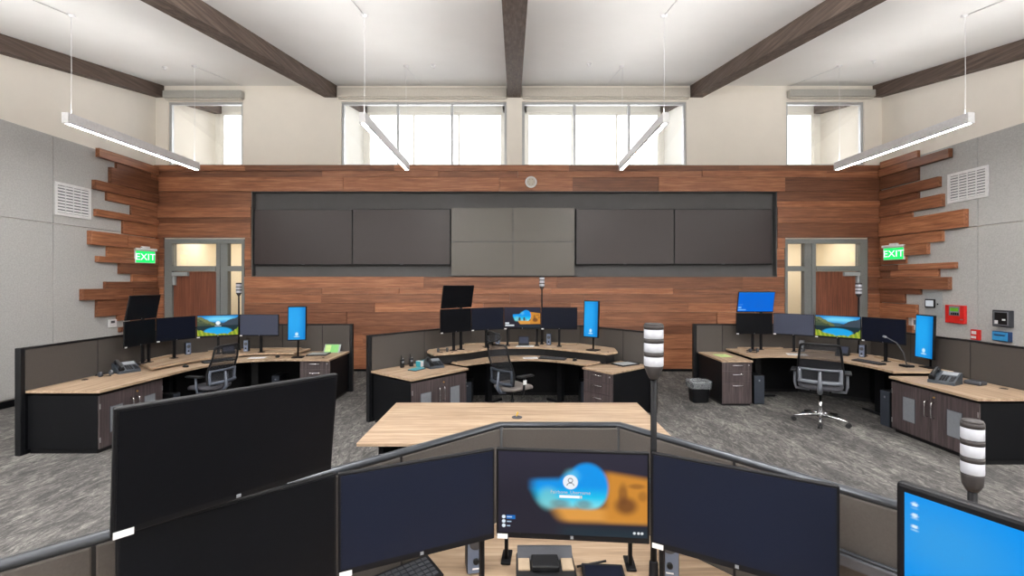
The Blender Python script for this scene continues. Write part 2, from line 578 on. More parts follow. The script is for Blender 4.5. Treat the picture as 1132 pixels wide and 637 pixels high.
RTb = [(9.47, 180.3, 187.5, .06), (8.767, 188.5, 197, .09), (9.47, 197, 210.5, .06), (8.99, 212, 221.8, .085), (9.47, 221.8, 228.5, .05), (8.92, 229, 240.9, .08), (9.62, 240.9, 246.7, .045),
       (8.46, 246.9, 263, .095), (8.93, 263.3, 273.7, .06), (9.24, 273.9, 285, .08), (9.77, 285, 293, .045), (8.66, 293.8, 299.6, .08), (9.02, 299.6, 307, .055), (8.78, 307.3, 319.2, .09),
       (9.42, 319.2, 324.4, .06), (9.8, 324.4, 334, .05), (9.5, 334.6, 348, .065), (9.75, 348, 356, .05), (9.6, 356, 368, .06), (9.85, 368, 386, .045), (9.7, 386, 409.5, .05)]
side_cladding('trim_3', XR - 0.035, -1, RTb, 975)

# ------------------------------------------------------------------ ceiling beams
BX = [(-8.14, -7.95), (-4.3, -4.02), (-0.14, 0.16), (4.01, 4.29), (8.16, 8.37)]
BL = ['dark timber ceiling beam running along the left side wall', 'dark timber ceiling beam between the left corner window and the left twin window', 'dark timber ceiling beam over the middle, ending between the twin windows',
      'dark timber ceiling beam between the right twin window and the right corner window', 'dark timber ceiling beam running along the right side wall']
for (x0, x1), lb in zip(BX, BL):
    m = MB()
    m.prism_x([(YR + 0.05, zc(YR + 0.05) - 0.27), (YB - 0.01, zc(YB) - 0.27), (YB - 0.01, zc(YB)), (YR + 0.05, zc(YR + 0.05))], x0, x1)
    o = m.build('ceiling_beam', 'beam_wood'); tag(o, lb, 'beam', 'timber ceiling beams')
for x0, x1 in BX:                                # the rafters run on beyond the glass
    m = MB()
    m.prism_x([(YB + 0.27, zc(YB + 0.27) - 0.27), (11.9, zc(11.9) - 0.27), (12.55, zc(12.55) - 0.27), (12.55, zc(12.55)), (YB + 0.27, zc(YB + 0.27))], x0, x1)
    m.build('trim_4', 'beam_wood', kind='structure')

# ------------------------------------------------------------------ clerestory windows, and the lit loft with outer windows behind them
def window(name, x0, x1, y, z0, z1, mull, fw=0.055, mat='aluminium', dep=0.07):
    m = MB()
    m.box(x0, x1, y, y + dep, z1 - fw, z1); m.box(x0, x1, y, y + dep, z0, z0 + fw * 0.6)
    for q in [x0] + mull + [x1 - fw]:
        m.box(q, q + fw, y + 0.001, y + dep - 0.001, z0 + fw * 0.6, z1 - fw)
    o = m.build(name, mat, kind='structure')
    MB().box(x0 + fw * .5, x1 - fw * .5, y + 0.03, y + 0.036, z0 + .02, z1 - .03).build('glass', 'glass', o, kind='structure')
    return o
X3 = lambda px: (px - 568) / 48.57
window('window_1', WIN[0][0], WIN[0][1], T0 + 0.04, ZW, ZH, [])
window('window_2', WIN[1][0], WIN[1][1], T0 + 0.04, ZW, ZH, [X3(438), X3(498)])
window('window_3', WIN[2][0], WIN[2][1], T0 + 0.04, ZW, ZH, [X3(634), X3(694.5)])
window('window_4', WIN[3][0], WIN[3][1], T0 + 0.04, ZW, ZH, [])
MB().box(XL, XR, T1, 12.8, 4.3, 4.6).build('trim_5', 'loft_paint', kind='structure')          # loft floor
for x0 in (-4.22, 4.1):
    m = MB(); m.prism_x([(T1, 4.6), (12.6, 4.6), (12.6, zc(12.6)), (T1, zc(T1))], x0, x0 + 0.12)
    m.build('trim_6', 'loft_paint', kind='structure')
m = MB()
OW = [(-8.0, -4.35), (-4.0, -0.3), (0.35, 4.0), (4.4, 8.2)]
xs = [XL] + [q for wn in OW for q in wn] + [XR]
for i in range(0, len(xs), 2):
    m.box(xs[i], xs[i + 1], 12.6, 12.8, 4.3, zc(12.6))
m.box(XL, XR, 12.6, 12.8, 6.66, zc(12.6))
m.build('wall_outer', 'loft_paint', kind='structure')
for i, (a, b_) in enumerate(OW):
    L = b_ - a
    window('window_%d' % (5 + i), a, b_, 12.62, 4.6, 6.66, [a + L / 3, a + 2 * L / 3], 0.06, 'loft_paint')

# roller-shade boxes over the clerestory
def shade(x0, x1, z0, z1, depth, mat, label):
    r = thing('roller_shade', label, 'roller shade', ((x0 + x1) / 2, YB, z0), 0, 'roller shades over the high windows')
    h = (x1 - x0) / 2
    MB().rbox(-h, h, -depth, -.004, 0, z1 - z0, 0.02).build('headbox', mat, r)
    MB().rbox(-h + 0.03, h - 0.03, -depth * .75, -depth * .25, -0.035, -0.001, 0.008).build('hem_bar', 'shade_fabric', r)
shade(-7.9, -6.12, 6.17, 6.34, 0.14, 'shade_grey', 'grey roller shade box over the left corner window')
shade(-4.0, -0.16, 6.2, 6.42, 0.1, 'shade_fabric', 'beige roller shade box over the twin window left of the middle beam')
shade(0.18, 3.99, 6.2, 6.42, 0.1, 'shade_fabric', 'beige roller shade box over the twin window right of the middle beam')
shade(6.2, 8.14, 6.2, 6.36, 0.14, 'shade_grey', 'grey roller shade box over the right corner window')

# ------------------------------------------------------------------ doors with transom and sidelight, corridor behind
def doorset(name, x0, x1, flip):
    """flip: leaf hinged at the outer side; sidelight next to the display niche"""
    sx = (lambda q: x1 - q) if flip else (lambda q: x0 + q)
    W = x1 - x0
    def bx(mm, a, b_, y0, y1, z0, z1, mi=0):
        p, q = sorted((sx(a), sx(b_))); mm.box(p, q, y0, y1, z0, z1, mi)
    ya, yb = YB - 0.03, YB + 0.12
    m = MB()
    bx(m, 0, 0.17, ya, yb, 0, DH); bx(m, W - 0.06, W, ya, yb, 0, DH)
    bx(m, 0.17, W - 0.06, ya, yb, DH - 0.1, DH)
    bx(m, 1.16, 1.42, ya + .02, yb, 0, DH - 0.1)
    bx(m, 1.20, 1.26, ya - .005, ya + .02, 0, DH - 0.1)
    bx(m, 0.17, 1.16, ya, yb, 2.27, 2.385); bx(m, 1.42, W - 0.06, ya, yb, 2.27, 2.385)
    bx(m, 1.42, W - 0.06, ya, yb, 0, 0.1)
    d = m.build(name, 'door_frame_paint', kind='structure')
    m = MB(); bx(m, 0.175, 1.155, YB + 0.02, YB + 0.065, 0.01, 2.265); m.build('door_leaf', 'door_walnut', d, kind='structure')
    m = MB(); bx(m, 0.175, 1.155, YB + 0.05, YB + 0.056, 2.385, DH - 0.1); bx(m, 1.42, W - 0.06, YB + 0.05, YB + 0.056, 2.385, DH - 0.1); bx(m, 1.42, W - 0.06, YB + 0.05, YB + 0.056, 0.1, 2.27)
    m.build('door_glass', 'glass', d, kind='structure')
    m = MB(); bx(m, 0.18, 0.53, YB - 0.05, YB + 0.02, 2.16, 2.25); bx(m, 0.46, 0.50, YB - 0.06, YB - 0.05, 2.17, 2.24); bx(m, 0.18, 0.24, YB - 0.03, YB + 0.02, 1.95, 2.16)
    m.build('door_closer', 'pale_grey_paint', d, kind='structure')
    m = MB(); p = sx(1.08); m.cyl((p, YB + 0.02, 1.05), (p, YB - 0.05, 1.05), 0.012); q = sx(0.95); m.cyl((p, YB - 0.05, 1.05), (q, YB - 0.05, 1.05), 0.011)
    m.box(p - 0.025, p + 0.025, YB + 0.012, YB + 0.02, 0.95, 1.2)
    m.build('door_handle', 'satin_metal', d, kind='structure')
doorset('door_1', DL[0], DL[1], False)
doorset('door_2', DR[0], DR[1], True)
m = MB()
m.box(XL, XR, 12.6, 12.75, 0, 4.3); m.box(XL, XR, T1, 12.6, 3.3, 3.42)
m.box(XL, XL + 0.1, T1, 12.6, 0, 3.3); m.box(XR - 0.1, XR, T1, 12.6, 0, 3.3); m.box(-4.9, -4.8, T1, 12.6, 0, 3.3); m.box(4.8, 4.9, T1, 12.6, 0, 3.3)
m.build('wall_corridor', 'corridor_paint', kind='structure')
for x in (-6.4, 6.5):
    m = MB(); m.box(x - 1.2, x + 1.2, 12.56, 12.6, 0.85, 1.02); m.build('trim_7', 'tan_wall', kind='structure')
for x in (-7.0, 7.1):
    la = bpy.data.lights.new('corridor_lamp', 'AREA'); la.energy = 36; la.size = 1.6; la.size_y = 0.5; la.shape = 'RECTANGLE'; la.color = (1.0, 0.92, 0.8)
    lo = bpy.data.objects.new('corridor_lamp', la); COL.objects.link(lo); lo.location = (x, 11.6, 3.25)

# ------------------------------------------------------------------ pendant lights
def pendant(x, y0, y1, label, group='linear pendant lights'):
    z = 4.2
    r = thing('pendant_light', label, 'pendant light', (x, (y0 + y1) / 2, z), 0, group)
    h = (y1 - y0) / 2
    m = MB()
    m.box(-0.045, -0.0205, -h + .012, h - .012, 0.0, 0.012); m.box(0.0205, 0.045, -h + .012, h - .012, 0.0, 0.012); m.box(-0.045, -0.038, -h + .012, h - .012, 0.0, 0.145); m.box(0.038, 0.045, -h + .012, h - .012, 0.0, 0.145)
    m.box(-0.0375, 0.0375, -h + .012, h - .012, 0.10, 0.112)
    m.build('housing', 'pendant_grey', r)
    for s in (-1, 1):
        e = MB(); e.rbox(-0.046, 0.046, s * h - .012, s * h + .012, -0.004, 0.147, 0.004); e.build('end_cap', 'white_plastic', r)
    MB().rbox(-0.02, 0.02, -h + .014, h - .014, -0.004, 0.008, 0.002).build('diffuser', 'diffuser_down', r)
    MB().box(-0.034, 0.034, -h + .014, h - .014, 0.113, 0.12).build('ceiling_fill_strip', 'ceiling_fill_glow', r)  # added glowing strip that brightens the ceiling above
    for yy in (-h + 0.08, h - 0.08):
        wy = (y0 + y1) / 2 + yy
        top = zc(wy) - z
        c = MB(); c.tube([(0, yy, 0.14), (0.004, yy, top * .5), (0, yy, top - 0.01)], 0.0032, 6); c.build('suspension_wire', 'white_plastic', r)
        c = MB(); c.lathe([(0.05, 0.0), (0.05, -0.012), (0.02, -0.03), (0.006, -0.035)], (0, yy, top), 16); c.build('ceiling_canopy', 'white_plastic', r)
    # feed cord running straight along the ceiling from both fixings
    c = MB()
    ym = (y0 + y1) / 2
    for ya, yb in ((y0 + .08, 4.6), (y1 - .08, YB - .03)):
        c.tube([(0, ya - ym, zc(ya) - z - .012), (0, (ya + yb) / 2 - ym, zc((ya + yb) / 2) - z - .012), (0, yb - ym, zc(yb) - z - .012)], 0.006, 6)
    c.build('feed_cord', 'white_plastic', r)
PY0, PY1 = 6.34, 8.98
pendant(-6.16, PY0, PY1, 'long grey linear pendant light by the left wall')
pendant(-2.08, PY0, PY1, 'long linear pendant light in front of the twin window left of the middle beam')
pendant(2.09, PY0, PY1, 'long linear pendant light in front of the twin window right of the middle beam')
pendant(6.28, PY0, PY1, 'long grey linear pendant light by the right wall')
def fill_row(x, y, e, up):  # added fill light
    la = bpy.data.lights.new('fill_lamp', 'AREA'); la.shape = 'RECTANGLE'; la.size = 0.09; la.size_y = 2.6; la.energy = e; la.color = (1.0, 0.985, 0.97)
    lo = bpy.data.objects.new('fill_lamp', la); COL.objects.link(lo)
    lo.location = (x, y, min(4.33, zc(y - 1.3) - 0.35) if up else min(4.17, zc(y - 1.3) - 0.3))
    if up: lo.rotation_euler = (PI, 0, 0)
for x in (-6.16, -2.08, 2.09, 6.28):            # unseen fill lamps added above and behind the camera, without fixtures
    fill_row(x, 1.9, 95, False); fill_row(x, 3.2, 230, True); fill_row(x, -1.6, 170, False); fill_row(x, -0.6, 150, True)

# sprinkler heads and small ceiling detectors
for (px, py, lb) in ((182, 74, 'small white sprinkler head on the ceiling near the left corner window'), (479, 72, 'small white sprinkler head on the ceiling left of the middle beam'),
                     (651, 70, 'small white sprinkler head on the ceiling right of the middle beam'), (966, 67, 'small white sprinkler head on the ceiling near the right corner window')):
    # where the sight line meets the slope
    k = (313 - py) / 510.0
    y = (6.49 - 0.186 * YB - 2.0) / (k - 0.186)
    x = (px - 568) / 510.0 * y
    o = MB().lathe([(0.045, 0), (0.045, -0.01), (0.02, -0.02), (0.012, -0.045), (0.03, -0.05), (0.03, -0.054)], (0, 0, 0), 14).build('sprinkler_head', 'white_plastic', loc=(x, y, zc(y)))
    tag(o, lb, 'sprinkler', 'ceiling sprinkler heads')
# ------------------------------------------------------------------ wall displays and wall fittings
def wall_display(x0, x1, z0, z1, yf, label):
    r = thing('wall_display', label, 'wall display', ((x0 + x1) / 2, YB + 0.1, z0), 0, 'big dark displays in the wall niche')
    h = (x1 - x0) / 2; H = z1 - z0; y = yf - (YB + 0.1)
    MB().rbox(-h, h, y, y + 0.06, 0, H, 0.006).build('housing', 'black_plastic', r)
    MB().box(-h + 0.012, h - 0.012, y - 0.002, y + 0.001, 0.02, H - 0.012).build('screen', 'screen_wall', r)
    MB().box(-0.3, 0.3, y + 0.06, 0.0, 0.3, H - 0.3).build('wall_bracket', 'black_plastic', r)
    MB().box(-0.04, 0.04, y - 0.003, y, 0.006, 0.014).build('badge', 'grey_plastic', r)
wall_display(-5.90, -3.67, 2.41, 3.67, YB - 0.02, 'large dark wall display at the far left end of the niche, near the left door')
wall_display(-3.66, -1.44, 2.41, 3.68, YB - 0.02, 'large dark wall display just left of the tall video wall')
wall_display(1.41, 3.64, 2.42, 3.68, YB - 0.02, 'large dark wall display just right of the tall video wall')
wall_display(3.65, 5.86, 2.42, 3.68, YB - 0.02, 'large dark wall display at the far right end of the niche, near the right door')
r = thing('video_wall', 'tall olive-grey video wall of four joined displays in the middle of the niche', 'video wall', (-0.02, YB + 0.1, 2.16))
for i in (0, 1):
    for j in (0, 1):
        x0 = -1.39 + 1.39 * i; z0 = 0.77 * j
        p = MB().rbox(x0 + .001, x0 + 1.389, -0.2, -0.12, z0 + .001, z0 + 0.769, 0.003).build('display_panel', 'dark_grey_plastic', r)
        MB().box(x0 + .005, x0 + 1.385, -0.203, -0.199, z0 + .005, z0 + 0.765).build('screen', 'screen_video', p)
m = MB()
for x in (-0.9, 0.9):
    for z in (0.3, 1.1): m.box(x - .15, x + .15, -0.12, 0, z, z + .2)
m.build('wall_bracket', 'black_plastic', r)

# round wall speaker above the video wall
r = thing('wall_speaker', 'round cream wall speaker on the timber above the video wall', 'speaker', (0.39, YB - 0.052, 4.285))
m = MB(); m.T = Matrix.Rotation(PI / 2, 4, 'X')
m.lathe([(0.13, 0), (0.134, 0.012), (0.125, 0.024), (0.108, 0.026)], seg=32); m.build('rim', 'white_plastic', r)
m = MB(); m.T = Matrix.Rotation(PI / 2, 4, 'X'); m.lathe([(0.107, 0.02), (0.09, 0.03), (0.04, 0.036), (0.001, 0.037)], seg=32); m.build('grille', 'shade_fabric', r)
m = MB(); m.T = Matrix.Rotation(PI / 2, 4, 'X')
for k in range(6):
    m.lathe([(0.009, 0.03), (0.009, 0.042)], (0.06 * math.cos(k * PI / 3), 0.06 * math.sin(k * PI / 3), 0), 8)
m.build('grille_dot', 'tan_wall', r)

def wallframe(sgn):
    """local x runs along the wall to the viewer's right, local -y points into the room"""
    return (XL + 0.035, PI / 2) if sgn < 0 else (XR - 0.035, -PI / 2)

# air vents
def vent(sgn, y0, y1, z0, z1, label):
    x, rz = wallframe(sgn)
    r = thing('air_vent', label, 'air vent', (x, (y0 + y1) / 2, z0), rz, 'wall air vents')
    h = (y1 - y0) / 2; H = z1 - z0
    m = MB(); m.box(-h, h, -0.02, 0, 0, .05); m.box(-h, h, -0.02, 0, H - .05, H); m.box(-h, -h + .05, -0.02, 0, .05, H - .05); m.box(h - .05, h, -0.02, 0, .05, H - .05)
    m.build('frame', 'white_plastic', r)
    MB().box(-h + .05, h - .05, -0.004, 0, .05, H - .05).build('backing', 'grey_plastic', r)
    m = MB(); n = 9
    for k in range(n):
        z = .05 + (H - .1) * (k + .5) / n
        m.prism_x([(-0.019, z - .020), (-0.006, z + .010), (-0.004, z + .016), (-0.018, z - .012)], -h + .05, h - .05)
    for k in range(3):
        q = -h + .05 + (2 * h - .1) * (k + 1) / 4
        m.box(q - .005, q + .005, -0.02, -0.005, .05, H - .05)
    m.build('louvres', 'white_plastic', r)
vent(-1, 8.14, 8.84, 3.21, 3.80, 'white louvred air vent on the grey left wall')
vent(1, 8.10, 8.86, 3.52, 4.08, 'white louvred air vent on the grey right wall')

# exit signs
def exit_sign(sgn, y, z, label):
    x, rz = wallframe(sgn)
    x += 0.1 if sgn < 0 else -0.1
    r = thing('exit_sign', label, 'exit sign', (x, y, z), rz + (R(-18) if sgn < 0 else R(18)), 'green exit signs')
    MB().rbox(-0.21, 0.21, -0.045, -0.005, 0.0, 0.27, 0.006).build('case', 'white_plastic', r)
    f = MB().box(-0.19, 0.19, -0.049, -0.044, 0.012, 0.255).build('face', 'exit_green', r)
    text_mesh('lettering', 'EXIT', 0.2, 'exit_letter', f, (0, -0.0505, 0.128), (PI / 2, 0, 0))
    MB().rbox(-0.22, 0.22, -0.09, 0.0, 0.27, 0.32, 0.01).build('canopy', 'white_plastic', r)
    MB().rbox(-0.08, 0.08, -0.07, 0.0, 0.32, 0.36, 0.01).build('mounting_box', 'white_plastic', r)
    m = MB(); m.box(-0.1, 0.1, -0.01, 0.1, 0.05, 0.25); m.build('wall_bracket', 'white_plastic', r)
exit_sign(-1, 10.0, 2.43, 'green lit exit sign with white cap on the timber beside the left door')
exit_sign(1, 9.98, 2.5, 'green lit exit sign with white cap on the timber beside the right door')

# thermostat on the left wall
r = thing('thermostat', 'small white thermostat with dark display on the left wall', 'thermostat', (XL + 0.035, 9.31, 1.105), PI / 2)
MB().rbox(-0.09, 0.09, -0.03, 0, 0, 0.16, 0.008).build('case', 'white_plastic', r)
MB().box(-0.05, 0.04, -0.032, -0.029, 0.085, 0.135).build('display', 'dark_grey_plastic', r)

# fittings on the right wall
def on_right(px0, px1, yt, yb):
    ya, ybk = 510 * (XR - .035) / (px1 - 568), 510 * (XR - .035) / (px0 - 568)
    yc = (ya + ybk) / 2
    return yc, (ybk - ya), 2 - (yb - 313) * yc / 510, (yb - yt) * yc / 510
xw = XR - 0.031
y, W, z, H = on_right(1023, 1041.7, 323, 351)
r = thing('access_panel', 'pale grey square wall panel holding a small black-framed touch screen', 'control panel', (xw, y, z), -PI / 2)
MB().rbox(-W / 2, W / 2, -0.02, 0, 0, H, 0.004).build('plate', 'pale_grey_paint', r)
MB().rbox(-W * .42, W * .16, -0.045, -0.02, H * .38, H * .72, 0.006).build('bezel', 'black_plastic', r)
MB().box(-W * .36, W * .10, -0.047, -0.044, H * .43, H * .67).build('display', 'lcd_white', r)
MB().rbox(W * .26, W * .32, -0.03, -0.02, H * .5, H * .56, 0.003).build('knob', 'black_plastic', r)

y, W, z, H = on_right(1047.8, 1069, 337.5, 357.5)
r = thing('fire_alarm_panel', 'bright red fire alarm panel with a green display on the right wall', 'alarm panel', (xw, y, z), -PI / 2)
MB().rbox(-W / 2, W / 2, -0.06, 0, 0, H, 0.008).build('case', 'red_paint', r)
MB().rbox(-W * .28, W * .28, -0.066, -0.058, H * .42, H * .95, 0.004).build('faceplate', 'grey_plastic', r)
MB().box(-W * .2, W * .22, -0.068, -0.065, H * .66, H * .85).build('display', 'lcd_green', r)
for k in range(4):
    q = -W * .16 + k * W * .11
    MB().rbox(q, q + W * .07, -0.071, -0.065, H * .47, H * .58, 0.002).build('button', 'black_plastic', r)
MB().box(W * .3, W * .44, -0.0625, -0.058, H * .2, H * .26).build('key_lock', 'satin_metal', r)

y, W, z, H = on_right(1075.5, 1084.8, 364.5, 376)
r = thing('fire_pull_station', 'small red and white fire pull station low on the right wall', 'fire alarm', (xw, y, z), -PI / 2)
MB().rbox(-W / 2, W / 2, -0.05, 0, 0, H, 0.006).build('case', 'red_paint', r)
MB().rbox(-W * .36, W * .2, -0.062, -0.05, H * .15, H * .38, 0.004).build('handle', 'white_plastic', r)
MB().box(-W * .36, W * .2, -0.053, -0.049, H * .55, H * .85).build('placard', 'white_plastic', r)

y, W, z, H = on_right(1101, 1121, 343, 361.5)
r = thing('key_box', 'dark square wall box with a clear window above the blue box', 'wall box', (xw, y, z), -PI / 2)
MB().rbox(-W / 2, W / 2, -0.07, 0, 0, H, 0.008).build('case', 'dark_grey_plastic', r)
MB().box(-W * .36, W * .36, -0.073, -0.069, H * .12, H * .86).build('window', 'black_plastic', r)
m = MB(); m.box(-W * .4, W * .4, -0.076, -0.07, H * .86, H * .9); m.box(-W * .4, W * .4, -0.076, -0.07, H * .1, H * .14); m.box(-W * .4, -W * .36, -0.076, -0.07, H * .14, H * .86); m.box(W * .36, W * .4, -0.076, -0.07, H * .14, H * .86)
m.build('window_frame', 'grey_plastic', r)
MB().rbox(-W * .34, -W * .16, -0.08, -0.072, H * .17, H * .38, 0.003).build('label_card', 'paper', r)
MB().rbox(W * .08, W * .26, -0.08, -0.072, H * .38, H * .48, 0.003).build('latch', 'white_plastic', r)

y, W, z, H = on_right(1100.5, 1119.5, 366.5, 377.5)
r = thing('call_box', 'bright blue rectangular wall box under the dark square box', 'wall box', (xw, y, z), -PI / 2)
MB().rbox(-W / 2, W / 2, -0.07, 0, 0, H, 0.01).build('case', 'dark_blue_plastic', r)
MB().rbox(-W * .46, W * .44, -0.078, -0.068, H * .07, H * .93, 0.004).build('cover', 'blue_plastic', r)
MB().box(-W * .34, W * .3, -0.08, -0.077, H * .55, H * .68).build('lettering', 'dark_blue_plastic', r)

y, W, z, H = on_right(1008.5, 1018, 348, 365)
r = thing('wall_switch', 'white wall plate with a grey switch, half hidden behind the upright blue display', 'switch', (xw, y, z), -PI / 2)
MB().rbox(-W / 2, W / 2, -0.02, 0, 0, H, 0.005).build('plate', 'white_plastic', r)
MB().rbox(-W * .2, W * .3, -0.035, -0.02, H * .35, H * .65, 0.004).build('switch_rocker', 'grey_plastic', r)

# ------------------------------------------------------------------ pictures shown on the lit screens
def srgb(*c):
    return np.array(lin(c)[:3])
def sm(e0, e1, x):
    t = np.clip((x - e0) / (e1 - e0), 0, 1)
    return t * t * (3 - 2 * t)
def over(img, col, a):
    return img * (1 - a[..., None]) + np.asarray(col) * a[..., None]
def ell(u, v, cx, cy, rx, ry, soft):
    d = np.sqrt(((u - cx) / rx) ** 2 + ((v - cy) / ry) ** 2)
    return 1 - sm(1 - soft, 1 + soft, d)
def band(x, a, b, s):
    return sm(a - s, a + s, x) * (1 - sm(b - s, b + s, x))
def hills(u, seed, amp):
    r = np.random.RandomState(seed); o = np.zeros_like(u)
    for k in range(1, 6):
        o += amp / k * np.sin(u * 6.28 * k * r.uniform(.7, 1.6) + r.uniform(0, 6))
    return o
def pic_lake(u, v, login=False):
    img = np.zeros(u.shape + (3,)) + srgb(20, 130, 210)
    img = over(img, srgb(120, 215, 245), band(v, .72, .95, .12) * ell(u, v, .55, .8, .35, .3, .5))
    far = sm(-.012, .012, (.62 + .16 * abs(u - .52) + hills(u, 3, .03)) - v); img = over(img, srgb(58, 92, 104), far)
    left = sm(-.015, .015, (1.02 - 1.05 * u + hills(u * 2, 5, .035)) - v) ; img = over(img, srgb(104, 112, 70), left)
    lo = sm(-.03, .03, (.86 - 1.0 * u + hills(u * 3, 8, .03)) - v); img = over(img, srgb(62, 78, 60), lo)
    spots = np.clip(np.sin(u * 90 + 5 * np.sin(v * 40)) * np.sin(v * 70 + 4 * np.sin(u * 31)), 0, 1); img = over(img, srgb(176, 168, 110), left * spots * .5 * sm(.5, .8, v))
    right = sm(-.015, .015, (.1 + .95 * (u - .1) + hills(u * 2, 11, .03)) - v) * sm(.45, .62, u); img = over(img, srgb(60, 72, 84), right)
    water = band(v, .0, .5, .02); img = over(img, srgb(28, 48, 54), water)
    img = over(img, srgb(30, 165, 230), ell(u, v, .5, .2, .34, .22, .12) * (1 - sm(.4, .46, v)))
    gl = sm(-.02, .02, (.30 - .55 * u + hills(u * 3, 2, .02)) - v); gr = sm(-.02, .02, (.36 - 1.2 * (1 - u) + hills(u * 3, 4, .02)) - v)
    gb = sm(-.02, .02, (.07 + hills(u * 4, 9, .02)) - v)
    g = np.maximum(np.maximum(gl, gr), gb); img = over(img, srgb(122, 152, 40), g)
    img = over(img, srgb(196, 194, 66), g * np.clip(np.sin(u * 60 + 9 * v) * .5 + .2, 0, 1))
    if login:
        img = over(img, srgb(240, 250, 255), ell(u, v, .5, .62, .055, .098, .12)); img = over(img, srgb(230, 245, 255), band(u, .42, .58, .006) * band(v, .46, .485, .006))
    return img
def pic_tent(u, v, blur):
    s = .05 if blur else .012
    img = np.zeros(u.shape + (3,)) + srgb(38, 36, 48)
    img = over(img, srgb(46, 44, 58), sm(.4, 1, v))
    img = over(img, srgb(34, 48, 58), band(v, -.1, .1, .05) * sm(.35, .5, u))
    sand = sm(-s, s, (.36 - .02) - v + .0) * sm(-s, s, v - .15 - .03 * u) * sm(-s * 1.4, s * 1.4, u - (.36 + .4 * (.36 - v)))
    img = over(img, srgb(222, 156, 72), sand)
    cliff = sm(-s, s, .78 - .25 * (u - .73) - v) * sm(-s, s, u - .72) * sm(-s, s, v - .18)
    img = over(img, srgb(206, 138, 52), cliff)
    for cx, cy, rx, ry, a in ((.86, .38, .07, .1, .85), (.84, .52, .03, .12, .6), (.93, .62, .05, .03, .5), (.97, .5, .03, .06, .4)):
        img = over(img, srgb(104, 62, 34), ell(u, v, cx, cy, rx, ry, .55 if blur else .3) * a * cliff)
    sky = np.maximum(ell(u, v, .602, .59, .14, .29, .12 if blur else .06), 0) * sm(-s, s, v - .33)
    wing = sm(-s, s, (.66 + .1 * (u - .25)) - v) * sm(-s, s, v - (.34 + .25 * np.clip(.34 - u, 0, 1))) * sm(-s, s, u - .235 - .3 * np.clip(.55 - v, 0, 1)) * (1 - sm(.5, .6, u))
    slope = sm(-s, s, .665 + 1.2 * (u - .40) - v) * sm(-s, s, v - .36) * sm(-s, s, u - .36) * (1 - sm(.50, .57, u))
    sky = np.maximum(sky, slope)
    lakec = srgb(14, 150, 236)[None, None] * np.ones_like(img)
    lakec = over(lakec, srgb(30, 200, 240), 1 - sm(.42, .62, v)); lakec = over(lakec, srgb(130, 226, 240), 1 - sm(.33, .48, v))
    img = over(img, lakec, np.maximum(sky, wing))
    img = over(img, srgb(120, 222, 240), ell(u, v, .5, .72, .045, .07, .8) * .45)
    img = over(img, srgb(120, 200, 205), ell(u, v, .34, .44, .06, .12, .6) * .7)
    img = over(img, srgb(112, 92, 70), ell(u, v, .42, .38, .06, .05, .6) * .55 + ell(u, v, .58, .38, .05, .05, .6) * .55)
    if not blur:
        for cx in (.42, .55):
            img = over(img, srgb(70, 80, 70), ell(u, v, cx, .43, .028, .09, .3))
        img = over(img, srgb(215, 220, 225), band(u, .02, .13, .008) * band(v, .17, .25, .01) + band(u, .02, .27, .008) * band(v, .07, .14, .01))
    else:
        img = over(img, srgb(236, 242, 250), ell(u, v, .49, .645, .05, .088, .06))
        ring = ell(u, v, .49, .665, .017, .03, .12) - ell(u, v, .49, .665, .0125, .022, .12)
        body = (ell(u, v, .49, .597, .026, .04, .08) - ell(u, v, .49, .597, .0215, .033, .08)) * sm(.597, .604, v)
        img = over(img, srgb(60, 66, 78), np.clip(ring + body, 0, 1))
        img = over(img, srgb(252, 253, 255), band(u, .415, .552, .002) * band(v, .45, .483, .003)); img = over(img, srgb(215, 214, 205), band(u, .555, .568, .002) * band(v, .45, .483, .003))
        img = over(img, srgb(24, 108, 190), band(u, .055, .115, .003) * band(v, .165, .212, .004))
        for cy in (.19, .135, .082):
            img = over(img, srgb(225, 236, 246), ell(u, v, .036, cy, .0125, .022, .12))
        for cy, ww in ((.19, .035), (.133, .03), (.08, .022)):
            img = over(img, srgb(190, 214, 240), band(u, .058, .058 + ww, .002) * band(v, cy - .006, cy + .006, .003))
        for cx in (.915, .942, .965):
            img = over(img, srgb(225, 228, 232), ell(u, v, cx, .055, .009, .016, .25))
    return img
def pic_blue(u, v):
    img = np.zeros(u.shape + (3,)) + srgb(0, 104, 218)
    img = over(img, srgb(20, 116, 205), sm(.85, 1, v) * .6)
    img = over(img, srgb(120, 190, 250), band(u, .01, .1, .01) * band(v, .16, .25, .012) + band(u, .01, .23, .01) * band(v, .06, .11, .012) + .4 * band(u, .02, .14, .01) * band(v, .34, .37, .01))
    return img
def pic_portrait(u, v, seed=1):
    img = np.zeros(u.shape + (3,)) + srgb(16, 142, 222)
    img = over(img, srgb(40, 172, 244), ell(u, v, .35, .6, .5, .5, .7) * .8); img = over(img, srgb(0, 112, 196), sm(.6, 1.1, u) * .6)
    for k in range(7):
        img = over(img, srgb(70, 190, 248), band(u, .1 + .12 * k, .12 + .12 * k, .02) * (1 - sm(.1, .5, v)) * .35)
    img = over(img, srgb(200, 238, 255), ell(u, v, .5, .17, .09, .05, .35)); img = over(img, srgb(180, 228, 255), ell(u, v, .5, .09, .16, .016, .4))
    return img
